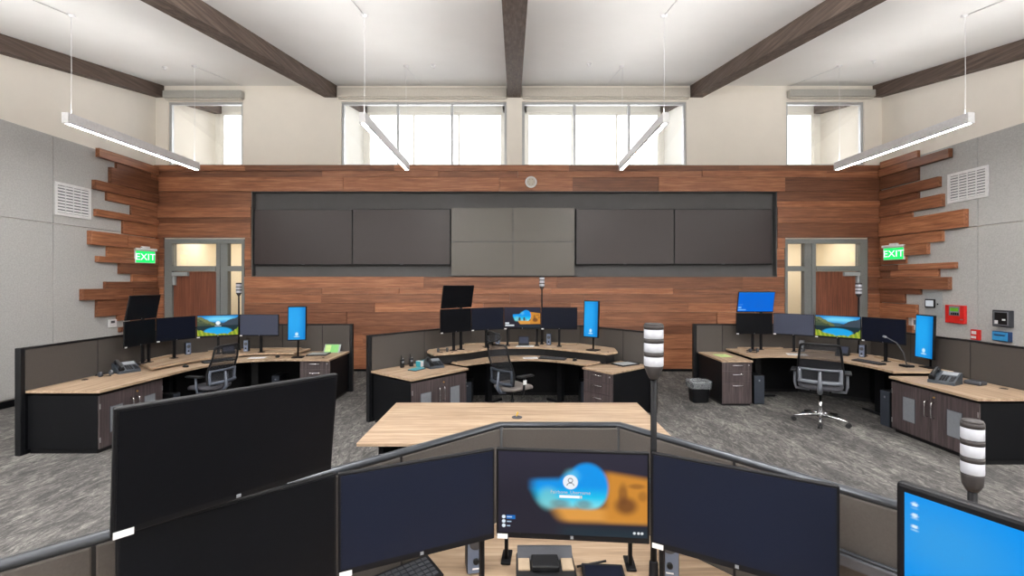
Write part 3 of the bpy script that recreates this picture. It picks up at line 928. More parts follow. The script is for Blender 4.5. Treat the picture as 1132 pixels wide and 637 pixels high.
def pic_portrait_near(u, v):
    img = np.zeros(u.shape + (3,)) + srgb(0, 148, 240)
    img = over(img, srgb(60, 160, 226), ell(u, v, .3, .8, .4, .16, .8) * .7)
    arc = v - (.56 + .12 * np.sqrt(np.clip(u - .38, 0, 1)))
    img = over(img, srgb(0, 166, 250), sm(-.01, .01, -arc) * sm(.38, .42, u) * .8); img = over(img, srgb(40, 180, 250), band(arc, -.008, .004, .004) * sm(.38, .42, u))
    img = over(img, srgb(0, 100, 214), band(u, .36, .41, .02) * (1 - sm(.5, .56, v)))
    for k in range(9):
        img = over(img, srgb(50, 180, 252), band(u, .04 + .035 * k, .05 + .035 * k, .01) * (1 - sm(.2 + .04 * (k % 4), .6, v)) * .4)
    for cy in (.955, .9, .845):
        img = over(img, srgb(215, 240, 255), ell(u, v, .075, cy, .024, .009, .3)); img = over(img, srgb(170, 220, 250), band(u, .05, .10, .01) * band(v, cy - .019, cy - .015, .003))
    return img

def picture(name, w, h, nx, ny, fn, parent, T, y=-0.002):
    u, v = np.meshgrid(np.linspace(0, 1, nx), np.linspace(0, 1, ny))
    img = np.clip(fn(u, v), 0, 4)
    co_ = np.stack([(u - .5) * w, np.full_like(u, y), v * h], -1).reshape(-1, 3)
    idx = np.arange(nx * ny).reshape(ny, nx)
    q = np.stack([idx[:-1, :-1], idx[:-1, 1:], idx[1:, 1:], idx[1:, :-1]], -1).reshape(-1, 4)
    me = bpy.data.meshes.new(name)
    me.from_pydata([tuple(T @ Vector(p)) for p in co_], [], q.tolist())
    at = me.color_attributes.new('picture', 'FLOAT_COLOR', 'POINT')
    rgba = np.concatenate([img.reshape(-1, 3), np.ones((nx * ny, 1))], 1).astype(np.float32)
    at.data.foreach_set('color', rgba.ravel())
    me.materials.append(M['screen_picture'])
    o = bpy.data.objects.new(name, me); COL.objects.link(o); o.parent = parent
    return o

# ------------------------------------------------------------------ office things
def monitor(A, B, zb, h, base, label, group, pic=None, tilt=0.0, bezel=0.009, chin=0.02, res=(72, 40), screen='screen_off', sticker=True, gap=0.0015, px=(0.0,), back=0.05, pw=0.02):
    """A, B: left and right lower corners in plan as the user sees them; zb lower edge, base: surface it stands on"""
    A, B = Vector(A), Vector(B)
    c = (A + B) / 2; w = (B - A).length - gap
    rz = math.atan2(B.y - A.y, B.x - A.x)
    r = thing('monitor', label, 'monitor', (c.x, c.y, base), rz, group)
    z0 = zb - base
    T = Matrix.Translation((0, 0, z0)) @ Matrix.Rotation(tilt, 4, 'X')
    m = MB(); m.T = T
    m.rbox(-w / 2, w / 2, 0.0, 0.02, 0, h, 0.004); m.rbox(-w * .32, w * .32, 0.018, 0.038, h * .2, h * .8, 0.01)
    m.build('housing', 'bezel_black', r)
    sw, sh = w - 2 * bezel, h - bezel - chin
    if pic:
        picture('screen', sw, sh, res[0], res[1], pic, r, T @ Matrix.Translation((0, 0, chin)))
    else:
        m = MB(); m.T = T; m.box(-sw / 2, sw / 2, -0.002, 0.001, chin, chin + sh); m.build('screen', screen, r)
    if sticker:
        m = MB(); m.T = T; m.box(-w / 2 + .004, -w / 2 + .045, -0.003, -0.0002, -0.002, 0.016); m.build('asset_sticker', 'white_plastic', r)
    m = MB(); m.T = T; m.box(-.006, .006, -0.0015, 0, chin * .3, chin * .8); m.build('badge', 'grey_plastic', r)
    for q in px:
        m = MB(); m.rbox(q - pw, q + pw, back, back + 0.03, 0.008, z0 + h * .55, 0.004)
        m.box(q - pw, q + pw, 0.018, back, z0 + h * .42, z0 + h * .55)
        m.build('stand_post', 'bezel_black', r)
        m = MB(); m.rbox(q - max(.022, pw * 2), q + max(.022, pw * 2), back - 0.03, back + 0.08, 0.0, 0.01, 0.004); m.build('stand_foot', 'bezel_black', r)
    return r

def portrait_display(A, B, zb, h, base, label, group, pic, res=(40, 72), bez=0.016, tilt=-3):
    A, B = Vector(A), Vector(B)
    c = (A + B) / 2; w = (B - A).length
    rz = math.atan2(B.y - A.y, B.x - A.x)
    r = thing('touch_display', label, 'display', (c.x, c.y, base), rz, group)
    z0 = zb - base
    T = Matrix.Translation((0, 0, z0)) @ Matrix.Rotation(R(tilt), 4, 'X')
    m = MB(); m.T = T; m.rbox(-w / 2, w / 2, 0, 0.035, 0, h, 0.01); m.rbox(-w * .3, w * .3, 0.033, 0.05, h * .25, h * .75, 0.008); m.build('housing', 'bezel_black', r)
    picture('screen', w - 2 * bez, h - 2 * bez, res[0], res[1], pic, r, T @ Matrix.Translation((0, 0, bez)))
    m = MB(); m.T = T; m.rbox(-0.03, 0.03, 0.045, 0.10, h * .4, h * .55, 0.006); m.build('mount_bracket', 'bezel_black', r)
    m = MB(); m.tube([(0, 0.095, z0 + h * .47), (0.0, 0.10, z0 + h * .2), (0, 0.09, 0.02)], 0.016, 10); m.build('stand_post', 'bezel_black', r)
    m = MB(); m.rbox(-0.09, 0.09, 0.0, 0.17, 0, 0.014, 0.005); m.build('stand_foot', 'bezel_black', r)
    return r

def stack_light(x, y, base, top, label, s=1.0, r0=0.0385, segs=3):
    r = thing('signal_light', label, 'signal light', (x, y, base), 0, 'stack signal lights on poles')
    H = top - base; hh = 0.165 * s; rr = r0 * s
    zl = H - hh
    m = MB(); m.cyl((0, 0, 0.01), (0, 0, zl - 0.03 * s), 0.0125 * s, seg=14); m.build('pole', 'bezel_black', r)
    m = MB(); m.lathe([(0.035, 0), (0.035, 0.012), (0.02, 0.02), (0.018, 0.09), (0.0126, 0.1)], seg=18); m.build('pole_base', 'bezel_black', r)
    m = MB(); m.lathe([(0.016 * s, zl - 0.05 * s), (0.026 * s, zl - 0.03 * s), (rr * .98, zl), (rr * .98, zl + 0.006)], seg=24); m.build('lamp_socket', 'lamp_ring', r)
    u = hh / segs
    for k in range(segs):
        z = zl + 0.006 + k * u
        MB().lathe([(rr * .97, z), (rr, z + .002), (rr, z + u * .68), (rr * .97, z + u * .69)], seg=24).build('light_segment', 'lens_white', r)
        MB().lathe([(rr * 1.02, z + u * .69), (rr * 1.02, z + u * .99)], seg=24).build('dark_ring', 'lamp_ring', r)
    MB().lathe([(rr * 1.0, H + .0045), (rr * .9, H + 0.012), (0.001, H + 0.014)], seg=24).build('cap', 'lamp_ring', r)
    return r

def speaker(x, y, z, rz, label, h=0.2, w=0.078, front='speaker_blue', group='small desktop speakers'):
    r = thing('desk_speaker', label, 'speaker', (x, y, z), rz, group)
    MB().rbox(-w / 2, w / 2, -0.004, 0.085, 0, h, 0.008).build('cabinet', 'black_plastic', r)
    f = MB().rbox(-w / 2 + .003, w / 2 - .003, -0.012, -0.003, 0.006, h - .005, 0.004).build('front_panel', front, r)
    m = MB(); m.T = Matrix.Translation((0, -0.012, h * .68)) @ Matrix.Rotation(PI / 2, 4, 'X'); m.lathe([(w * .36, -0.001), (w * .36, 0.0015), (w * .3, 0.0018)], seg=20); m.build('grille', 'dark_grey_plastic', f)
    m = MB(); m.T = Matrix.Translation((0, -0.012, h * .3)) @ Matrix.Rotation(PI / 2, 4, 'X'); m.lathe([(w * .17, 0), (w * .16, 0.009), (w * .1, 0.01)], seg=16); m.build('knob', 'black_plastic', f)
    MB().box(-w * .2, w * .2, -0.0135, -0.012, h * .12, h * .15).build('badge', 'white_plastic', f)
    return r

def keyboard(x, y, z, rz, label, w=0.44, d=0.15):
    r = thing('keyboard', label, 'keyboard', (x, y, z), rz, 'black desk keyboards')
    m = MB(); m.prism_x([(-d / 2, 0), (d / 2, 0), (d / 2, 0.026), (-d / 2, 0.012)], -w / 2, w / 2); m.build('body', 'black_plastic', r)
    m = MB()
    for i in range(5):
        yy = -d / 2 + 0.014 + i * d * .17
        for k in range(15):
            xx = -w / 2 + .012 + k * (w - .024) / 15
            zz = 0.012 + (yy + d / 2) / d * 0.014
            m.box(xx, xx + (w - .024) / 15 * .82, yy, yy + d * .13, zz - .002, zz + .006)
    m.build('keys', 'dark_grey_plastic', r)
    return r

def mouse(x, y, z, rz, label):
    r = thing('computer_mouse', label, 'mouse', (x, y, z), rz, 'black computer mice')
    m = MB()
    rs = []
    for k, (zz, s) in enumerate(((0, .92), (.012, 1.0), (.026, .82), (.034, .45), (.036, .05))):
        rs.append([(0.031 * s * math.cos(a), 0.055 * s * math.sin(a) - (0.006 * k), zz) for a in [2 * PI * i / 18 for i in range(18)]])
    m.rings(rs); m.build('shell', 'black_plastic', r)
    MB().rbox(-.004, .004, .012, .03, .026, .037, .002).build('wheel', 'grey_plastic', r)
    return r

def phone(x, y, z, rz, label, s=1.0, group='black desk telephones'):
    r = thing('desk_phone', label, 'telephone', (x, y, z), rz, group)
    m = MB(); m.prism_x([(-.105 * s, 0), (.1 * s, 0), (.1 * s, .12 * s), (.07 * s, .125 * s), (-.1 * s, .03 * s)], -.115 * s, .115 * s); m.build('body', 'phone_grey', r)
    sl = math.atan2(.095, .17)
    T = Matrix.Translation((0, -.015 * s, .078 * s)) @ Matrix.Rotation(sl, 4, 'X')
    m = MB(); m.T = T
    for j, yy in enumerate((-.09, .05)):
        m.rbox(-.11 * s, -.055 * s, yy * s, (yy + .05) * s, .0, .035 * s, .008)
    m.rbox(-.102 * s, -.064 * s, -.085 * s, .095 * s, .022 * s, .05 * s, .008)
    m.build('handset', 'black_plastic', r)
    m = MB(); m.T = T; m.rbox(-.03 * s, .1 * s, .025 * s, .085 * s, -.001, .006, .003); m.build('display', 'grey_plastic', r)
    m = MB(); m.T = T
    for i in range(4):
        for k in range(3):
            m.rbox((-.025 + k * .024) * s, (-.007 + k * .024) * s, (-.078 + i * .024) * s, (-.06 + i * .024) * s, 0, .006, .002)
    for i in range(4):
        m.rbox(.06 * s, .1 * s, (-.078 + i * .024) * s, (-.062 + i * .024) * s, 0, .005, .002)
    m.build('keypad', 'black_plastic', r)
    pts = []
    for k in range(60):
        t = k / 59
        pts.append((-.085 * s - .06 * math.sin(PI * t) * s + .006 * math.cos(k * 1.4), (-.08 + .17 * t) * s, .014 + .006 * math.sin(k * 1.4)))
    m = MB(); m.tube(pts, .0035, 6); m.build('cord', 'black_plastic', r)
    return r

def pc_tower(x, y, rz, label, w=0.13, d=0.36, h=0.44, z=0.0):
    r = thing('computer_tower', label, 'computer', (x, y, z), rz, 'black computer towers under the desks')
    MB().rbox(-w / 2, w / 2, -d / 2 + .01, d / 2, 0.012, h, .006).build('case', 'black_plastic', r)
    MB().rbox(-w / 2 + .002, w / 2 - .002, -d / 2, -d / 2 + .011, 0.014, h - .002, .004).build('front_panel', 'tower_front', r)
    MB().box(-.012, .012, -d / 2 - .002, -d / 2 + .001, h * .8, h * .86).build('power_button', 'grey_plastic', r)
    for a in (-1, 1):
        for b_ in (-1, 1):
            MB().lathe([(.015, 0), (.015, .013)], (a * w * .32, b_ * d * .36, 0), 10).build('foot', 'rubber', r)
    return r

# ------------------------------------------------------------------ furniture
def partition(pts, splits, h, t, label, group, cap='black_plastic', cap_r=None, posts=(0, -1), z_desk=0.74, inner=1):
    """upright desk partitions along a plan line; splits: panel joints as fractions of every run"""
    r = thing('partition_panels', label, 'partition', (pts[0][0], pts[0][1], 0), 0, group)
    o = Vector((pts[0][0], pts[0][1], 0))
    P = [Vector((p[0], p[1], 0)) - o for p in pts]
    for i in range(len(P) - 1):
        a, b_ = P[i], P[i + 1]
        L = (b_ - a).length; ang = math.atan2(b_.y - a.y, b_.x - a.x)
        br = [0] + list(splits[i]) + [1]
        for u0, u1 in zip(br, br[1:]):
            m = MB(); m.T = Matrix.Translation(a) @ Matrix.Rotation(ang, 4, 'Z')
            g = .004
            m.rbox(u0 * L + g, u1 * L - g, -t / 2, t / 2, z_desk - .02, h - .02, .006, mi=0)
            m.box(u0 * L + g, u1 * L - g, -t / 2 + .004, t / 2 - .004, .06, z_desk - .02, mi=1)
            m.build('panel', ['panel_fabric', 'black_laminate'], r)
            if u0 > 0:
                m = MB(); m.T = Matrix.Translation(a) @ Matrix.Rotation(ang, 4, 'Z'); m.box(u0 * L - .006, u0 * L + .006, -t / 2 + .003, t / 2 - .003, .02, h - .02); m.build('joint_strip', 'black_plastic', r)
        m = MB(); m.T = Matrix.Translation(a) @ Matrix.Rotation(ang, 4, 'Z'); m.box(0, L, -t / 2 + .006, t / 2 - .006, 0, .06); m.build('base_rail', 'black_plastic', r)
    if cap_r:
        m = MB(); m.tube([p + Vector((0, 0, h - .01)) for p in P], cap_r, 14, flat=.72); m.build('top_rail', cap, r)
        for p in P[1:-1]:
            m = MB(); m.cyl(p + Vector((0, 0, .02)), p + Vector((0, 0, h - .012)), t * .62); m.build('post', 'black_plastic', r)
    else:
        m = MB()
        for i in range(len(P) - 1):
            a, b_ = P[i], P[i + 1]; L = (b_ - a).length
            m.T = Matrix.Translation(a) @ Matrix.Rotation(math.atan2(b_.y - a.y, b_.x - a.x), 4, 'Z'); m.box(-.012, L + .012, -t / 2 - .003, t / 2 + .003, h - .022, h)
        m.build('top_cap', cap, r)
    for k in posts:
        p = P[k]; q = P[1] if k == 0 else P[-2]
        d = (p - q).normalized(); ang = math.atan2(d.y, d.x)
        m = MB(); m.T = Matrix.Translation(p) @ Matrix.Rotation(ang, 4, 'Z'); m.rbox(-.002, .055, -t / 2 - .005, t / 2 + .005, 0, h + .002, .008); m.build('end_post', 'black_plastic', r)
    return r

def offset_line(pts, d):
    """parallel line d to the right-hand side of the run"""
    P = [Vector(p[:2]) for p in pts]
    out = []
    for i, p in enumerate(P):
        ns = []
        for a, b_ in ((i - 1, i), (i, i + 1)):
            if 0 <= a and b_ < len(P):
                t = (P[b_] - P[a]).normalized(); ns.append(Vector((t.y, -t.x)))
        if len(ns) == 2:
            n = (ns[0] + ns[1]); n = n / max(n.dot(ns[0]), .2)
        else:
            n = ns[0]
        out.append(tuple(p + n * d))
    return out

def console_desk(label, front, front_z, rear, rear_z, back, grain, group, modesty_z=0.06, supports=(), fascia=True):
    """front / rear: front edge curves of the two worktops; back: plan line behind, same direction"""
    r = thing('console_desk', label, 'desk', (0, 0, 0), 0, group)
    m = MB(); m.prism(list(front[0]) + list(reversed(front[1])), front_z - .03, front_z, r=.004); m.build('front_worktop', grain, r)
    if rear:
        m = MB(); m.prism(list(rear[0]) + list(reversed(rear[1])), rear_z - .03, rear_z, r=.004); m.build('rear_worktop', grain, r)
        if fascia:
            # dark lift mechanism closing the step between the two tops
            e = offset_line(rear[0], -.07)
            m = MB()
            for a, b_ in zip(e, e[1:]):
                L = math.hypot(b_[0] - a[0], b_[1] - a[1])
                m.T = Matrix.Translation((a[0], a[1], 0)) @ Matrix.Rotation(math.atan2(b_[1] - a[1], b_[0] - a[0]), 4, 'Z')
                m.box(0, L, -.008, .008, front_z - .02, rear_z - .031)
            m.build('lift_frame', 'black_plastic', r)
    e = offset_line(back, .055)
    m = MB()
    for a, b_ in zip(e, e[1:]):
        L = math.hypot(b_[0] - a[0], b_[1] - a[1])
        m.T = Matrix.Translation((a[0], a[1], 0)) @ Matrix.Rotation(math.atan2(b_[1] - a[1], b_[0] - a[0]), 4, 'Z')
        m.box(0, L, -.01, .01, modesty_z, front_z - .06)
    m.build('modesty_panel', 'black_laminate', r)
    for (x, y, ang) in supports:
        m = MB(); m.T = Matrix.Translation((x, y, 0)) @ Matrix.Rotation(R(ang), 4, 'Z')
        m.rbox(-.3, .3, -.04, .04, 0, .035, .006); m.rbox(-.05, .05, -.035, .035, .035, front_z - .031, .004); m.rbox(-.25, .25, -.03, .03, front_z - .06, front_z - .031, .004)
        m.build('leg', 'black_plastic', r)
    return r

def handle_bar(m, x0, x1, z0, z1, y):
    """bowed pull handle between two points on a front at depth y"""
    pts = []
    for t, q in ((0, .0), (.0, .02), (.03, .034), (.1, .038), (.5, .04), (.9, .038), (.97, .034), (1, .02), (1, .0)):
        pts.append((x0 + (x1 - x0) * t, y - q, z0 + (z1 - z0) * t))
    m.tube(pts, .0075, 8)

def door_cabinet(loc, rz, w, d, h, label, grain, over_=.02):
    """front face on local -y; oak top is its own thing"""
    r = thing('storage_cabinet', label, 'cabinet', loc, rz, 'two-door cabinets at the console ends')
    MB().rbox(-w / 2, w / 2, .02, d, .05, h - .03, .003).build('body', 'black_laminate', r)
    MB().box(-w / 2 + .02, w / 2 - .02, .04, d - .01, 0, .05).build('plinth', 'black_plastic', r)
    for s in (-1, 1):
        x0, x1 = (-w / 2 + .002, -.002) if s < 0 else (.002, w / 2 - .002)
        dr = MB().rbox(x0, x1, 0, .02, .055, h - .035, .002).build('door', 'walnut_front', r)
        cx = (x0 + x1) / 2 + s * .015
        MB().box(cx - .09, cx + .09, -.004, .001, h * .3, h * .3 + .3).build('vent_insert', 'grey_plastic', dr)
        m = MB(); m.box(cx - .094, cx - .088, -.006, 0, h * .3, h * .3 + .3); m.box(cx + .088, cx + .094, -.006, 0, h * .3, h * .3 + .3); m.box(cx - .094, cx + .094, -.006, 0, h * .3 - .005, h * .3); m.box(cx - .094, cx + .094, -.006, 0, h * .3 + .3, h * .3 + .305)
        m.build('vent_frame', 'dark_grey_plastic', dr)
        m = MB(); handle_bar(m, s * .045, s * .045, h * .5, h * .5 + .19, 0); m.build('handle', 'chrome', dr)
        for zz in (.16, h - .16):
            q = x0 if s < 0 else x1
            m = MB(); m.box(min(q, q - s * .012), max(q, q - s * .012), -.003, .002, zz - .03, zz + .03); m.build('hinge', 'satin_metal', dr)
    m = MB(); m.T = Matrix.Translation((.05, 0, h - .10)) @ Matrix.Rotation(PI / 2, 4, 'X'); m.lathe([(.011, 0), (.011, .012), (.006, .013)], seg=12); m.build('lock', 'brass', r)
    return r

def top_board(poly, z, label, grain, t=.03):
    m = MB(); m.prism(poly, z - t, z, r=.004)
    o = m.build('worktop', grain); tag(o, label, 'worktop', 'oak tops of the console cabinets')
    return o

def pedestal(loc, rz, w, d, h, label, grain, fronts):
    r = thing('drawer_pedestal', label, 'drawer unit', loc, rz, 'drawer pedestals with chrome pulls')
    MB().rbox(-w / 2, w / 2, .02, d, .04, h - .03, .003).build('body', 'black_laminate', r)
    MB().box(-w / 2 + .015, w / 2 - .015, .03, d - .02, 0, .04).build('plinth', 'black_plastic', r)
    MB().rbox(-w / 2 - .012, w / 2 + .012, -.02, d + .005, h - .03, h, .005).build('top', grain, r)
    z = h - .036
    for i, hh in enumerate(fronts):
        dr = MB().rbox(-w / 2 + .003, w / 2 - .003, 0, .02, z - hh + .004, z, .002).build('drawer', 'walnut_front', r)
        m = MB(); zz = z - min(hh * .3, .06); handle_bar(m, -.085, .085, zz, zz, 0); m.build('handle', 'chrome', dr)
        if i == 0:
            m = MB(); m.T = Matrix.Translation((w / 2 - .05, 0, z - .04)) @ Matrix.Rotation(PI / 2, 4, 'X'); m.lathe([(.012, 0), (.012, .008), (.006, .009)], seg=12); m.build('lock', 'satin_metal', dr)
        z -= hh
    return r

def superellipse(a, b_, n, k=28):
    out = []
    for i in range(k):
        t = 2 * PI * i / k
        c, s = math.cos(t), math.sin(t)
        out.append((a * math.copysign(abs(c) ** (2 / n), c), b_ * math.copysign(abs(s) ** (2 / n), s)))
    return out

def task_chair(loc, rz, label, s=1.0, base_mat='chrome', frame='slate_plastic', headrest=False, back_w=.47, back_h=.56, spin=.3):
    """faces local +y"""
    r = thing('office_chair', label, 'chair', loc, rz, 'mesh-back office chairs')
    r.scale = (s, s, s)
    m = MB()
    for k in range(5):
        a = 2 * PI * k / 5 + spin
        c, q = math.cos(a), math.sin(a)
        m.tube([(c * .02, q * .02, .105), (c * .16, q * .16, .095), (c * .31, q * .31, .07)], [.024, .019, .013], 8)
    m.lathe([(.04, .075), (.045, .09), (.04, .13), (.028, .14)], seg=16)
    m.build('star_base', base_mat, r)
    for k in range(5):
        a = 2 * PI * k / 5 + spin
        c, q = math.cos(a) * .31, math.sin(a) * .31
        m = MB()
        for e in (-1, 1):
            ox, oy = -math.sin(a) * .017 * e, math.cos(a) * .017 * e
            m.cyl((c + ox * .45, q + oy * .45, .029), (c + ox * 1.5, q + oy * 1.5, .029), .029, seg=14)
        m.cyl((c, q, .03), (c, q, .072), .009, seg=8)
        m.build('caster', 'rubber', r)
    m = MB(); m.lathe([(.026, .12), (.026, .30), (.016, .30), (.016, .42)], seg=14); m.build('gas_column', base_mat if base_mat == 'chrome' else 'black_plastic', r)
    m = MB(); m.rbox(-.09, .09, -.14, .12, .40, .445, .012); m.tube([(-.09, -.02, .42), (-.2, 0, .415)], .007, 6); m.build('tilt_mechanism', 'black_plastic', r)
    m = MB()
    se = superellipse(.25, .24, 3.4)
    prof = ((.445, .86), (.455, .97), (.48, 1.0), (.50, .97), (.512, .88), (.516, .6))
    rs = [[(x * f, y * f + .02, z - .03 * max(0, (y * f - .1) / .14) ** 2 + (.012 * (abs(x) / .25) ** 2)) for x, y in se] for z, f in prof]
    m.rings(rs); m.build('seat', 'grey_mesh_seat' if headrest else 'seat_fabric', r)
    # back: outer frame loop, stretched mesh, lumbar band, spine
    zb0, zb1 = .55, .55 + back_h
    def bk(u, t):
        """point on the curved back, u across -1..1, t up 0..1"""
        wd = back_w / 2 * (1.0 + .08 * (1 - abs(2 * t - .5)) - .05 * t)
        y = -.235 - .10 * t + .035 * math.sin(PI * min(1, t * 1.6)) + .05 * u * u
        return Vector((u * wd, y, zb0 + (zb1 - zb0) * t))
    loop = [bk(-1, .0)] + [bk(-1, t / 10) for t in range(1, 10)] + [bk(-.97, .97)] + [bk(u / 5, 1.0) for u in range(-4, 5)] + [bk(.97, .97)] + [bk(1, t / 10) for t in range(9, 0, -1)] + [bk(1, .0)] + [bk(u / 5, -.02) for u in range(4, -5, -1)]
    bb = MB(); bb.tube(loop, .014, 8, closed=True); back = bb.build('backrest', 'black_plastic', r)
    m = MB(); nu, nt = 12, 16
    g = [[m.v(bk(-.96 + 1.92 * i / nu, .01 + .98 * j / nt)) for i in range(nu + 1)] for j in range(nt + 1)]
    for j in range(nt):
        for i in range(nu):
            m.f([g[j][i], g[j][i + 1], g[j + 1][i + 1], g[j + 1][i]], 0, True)
    m.build('mesh_web', 'chair_mesh', back)
    m = MB()
    lo, hi = (.02, .34)
    for t in (lo, hi):
        m.tube([bk(-.97 + 1.94 * i / 10, t) + Vector((0, -.012, 0)) for i in range(11)], .026 if t == lo else .016, 8)
    for u in (-.9, .9):
        m.tube([bk(u, lo + (hi - lo) * k / 5) + Vector((0, -.012, 0)) for k in range(6)], .022, 8)
    m.build('lumbar_frame', 'tower_front' if headrest else frame, back)
    m = MB(); m.tube([(0, -.08, .42), (0, -.22, .43), (0, -.275, .50), bk(0, .04) + Vector((0, -.03, 0)), bk(0, .3) + Vector((0, -.02, 0))], [.03, .03, .028, .022, .015], 10); m.build('spine', frame, r)
    for e in (-1, 1):
        m = MB(); m.tube([(e * .12, -.03, .425), (e * .27, -.03, .43), (e * .285, -.03, .50), (e * .285, -.02, .66)], [.018, .018, .017, .015], 8); arm = m.build('armrest', frame if not headrest else 'black_plastic', r)
        m = MB(); m.rbox(e * .285 - .045, e * .285 + .045, -.14, .13, .658, .685, .012); m.build('arm_pad', 'black_plastic', arm)
    if headrest:
        hr = MB(); hr.tube([bk(0, .98) + Vector((0, -.02, 0)), bk(0, 1.0) + Vector((0, -.04, .06))], .014, 8)
        top = bk(0, 1.0) + Vector((0, 0.0, .11))
        lp = [(top.x + .14 * math.cos(t), top.y - .03 + .03 * math.cos(2 * t), top.z + .068 * math.sin(t)) for t in [2 * PI * k / 20 for k in range(20)]]
        hr.tube(lp, .013, 8, closed=True); hd = hr.build('headrest', 'black_plastic', r)
        m = MB(); cc = m.v(tuple(top + Vector((0, -.045, 0)))); vv = [m.v(p) for p in lp]
        for i in range(20): m.f([cc, vv[i], vv[(i + 1) % 20]], 0, True)
        m.build('headrest_web', 'chair_mesh', hd)
        MB().box(.287 + .015, .287 + .02, -.06, 0, .56, .62).build('arm_tag', 'white_plastic', r)
    return r

def recentre(root):
    """put the thing's own origin at the middle of its footprint"""
    xs, ys = [], []
    for ch in root.children:
        for vtx in ch.data.vertices: xs.append(vtx.co.x); ys.append(vtx.co.y)
    c = Vector(((min(xs) + max(xs)) / 2, (min(ys) + max(ys)) / 2, 0))
    root.location = root.location + c
    for ch in root.children:
        ch.data.transform(Matrix.Translation(-c))
    return root

def ledge(root, pts, w, z0, z1, grain):
    m = MB()
    for a, b_ in zip(pts, pts[1:]):
        L = math.hypot(b_[0] - a[0], b_[1] - a[1])
        m.T = Matrix.Translation((a[0], a[1], 0)) @ Matrix.Rotation(math.atan2(b_[1] - a[1], b_[0] - a[0]), 4, 'Z')
        m.rbox(0, L, -w / 2, w / 2, z0, z1, .003)
    m.build('riser_ledge', grain, root)
def grommet(root, x, y, z, rr=.035):
    m = MB(); m.lathe([(rr, z), (rr, z + .004), (rr * .7, z + .006), (rr * .68, z + .001)], (x, y, 0), 20); m.build('grommet', 'black_plastic', root)

MG = {'L': 'monitors of the left console', 'C': 'monitors of the middle console', 'R': 'monitors of the right console', 'F': 'monitors of the nearest console'}
PG = 'grey fabric desk partitions'
DG = 'curved two-level console desks'

def headset(x, y, z, rz, label):
    r = thing('headset', label, 'headset', (x, y, z), rz, 'black headsets on the desks')
    m = MB(); m.tube([(-.075 + 0, 0, .03), (-.07, .08, .02), (-.03, .14, .014), (.03, .14, .014), (.07, .08, .02), (.075, 0, .03)], .008, 8); m.build('headband', 'black_plastic', r)
    for s in (-1, 1):
        m = MB(); m.T = Matrix.Translation((s * .07, 0, .035)) @ Matrix.Rotation(PI / 2, 4, 'Y'); m.lathe([(.02, -.018), (.034, -.012), (.034, .012), (.02, .018)], seg=16); m.build('ear_pad', 'dark_grey_plastic', r)
    m = MB(); m.tube([(-.08, -.01, .02), (-.07, -.07, .014), (-.02, -.11, .012)], [.004, .004, .007], 8); m.build('boom_microphone', 'black_plastic', r)
    return r
def sheet(x, y, z, rz, w, d, label, mat='paper', n=1):
    r = thing('document_sheet', label, 'paper', (x, y, z), rz)
    m = MB(); m.rbox(-w / 2, w / 2, -d / 2, d / 2, 0, .003, .001); m.build('page', mat, r)
    m = MB()
    for k in range(6): m.box(-w * .38, w * (.36 - .1 * (k % 3)), d * (.34 - .12 * k), d * (.36 - .12 * k), .0031, .0036)
    m.build('text_line', 'grey_plastic', r)
    return r
def tablet(x, y, z, rz, w, d, label):
    r = thing('tablet', label, 'tablet', (x, y, z), rz, 'black-framed tablets lying on the desks')
    MB().rbox(-w / 2, w / 2, -d / 2, d / 2, 0, .018, .006).build('case', 'black_plastic', r)
    MB().box(-w * .43, w * .43, -d * .41, d * .41, .0182, .0192).build('screen', 'pale_grey_paint', r)
    return r
def control_pad(x, y, z, rz, label):
    r = thing('control_pad', label, 'control unit', (x, y, z), rz, 'black slanted control pads under the middle monitors')
    m = MB(); m.prism_x([(-.06, 0), (.06, 0), (.06, .14), (.04, .15), (-.06, .03)], -.09, .09); m.build('body', 'black_plastic', r)
    m = MB(); m.T = Matrix.Translation((0, -.01, .092)) @ Matrix.Rotation(math.atan2(.12, .1), 4, 'X'); m.box(-.075, .075, -.06, .06, .0, .004); m.build('touch_surface', 'screen_idle', r)
    return r

# =================================================================== LEFT CONSOLE
pl = [(-5.72, 5.37), (-5.72, 7.75), (-4.95, 8.52), (-3.02, 8.52)]
recentre(partition(pl, [(.395, .76), (), (.36, .74)], 1.245, .06, 'grey fabric partition wrapped around the left console, parallel to the left wall', PG))
bk = offset_line(pl, .036)
fe = [(-4.82, 5.37)] + smooth_path([(-4.76, 6.3), (-4.74, 6.75), (-4.56, 7.28), (-4.13, 7.53), (-3.55, 7.58), (-3.02, 7.56)], 6)
re_ = smooth_path([(-5.12, 6.52), (-5.07, 6.88), (-4.95, 7.3), (-4.62, 7.78), (-4.25, 7.93), (-3.78, 7.94)], 6)
rb_ = [(-5.68, 7.0), (-5.68, 7.73), (-4.935, 8.48), (-3.74, 8.48)]
d = console_desk('oak-topped curved console desk by the left wall, with two-door end cabinet beneath', (fe, bk), .745, (re_, rb_), .80, [(-5.72, 6.42), (-5.72, 7.75), (-4.95, 8.52), (-3.58, 8.52)], 'oak_y', DG, supports=((-4.55, 8.1, 40), (-5.25, 7.0, 0)), fascia=False)
ledge(d, [(-5.63, 7.1), (-5.63, 7.62)], .06, .80, .825, 'oak_y'); ledge(d, [(-5.3, 8.0), (-5.12, 8.18)], .05, .80, .825, 'oak_x'); ledge(d, [(-4.55, 8.33), (-3.85, 8.33)], .08, .80, .83, 'oak_x')
grommet(d, -5.56, 5.98, .745); grommet(d, -3.2, 7.75, .745, .02)
recentre(d)
door_cabinet((-4.84, 5.875, 0), PI / 2, .97, .84, .713, 'dark walnut two-door cabinet with black end panel under the left console', 'oak_y')
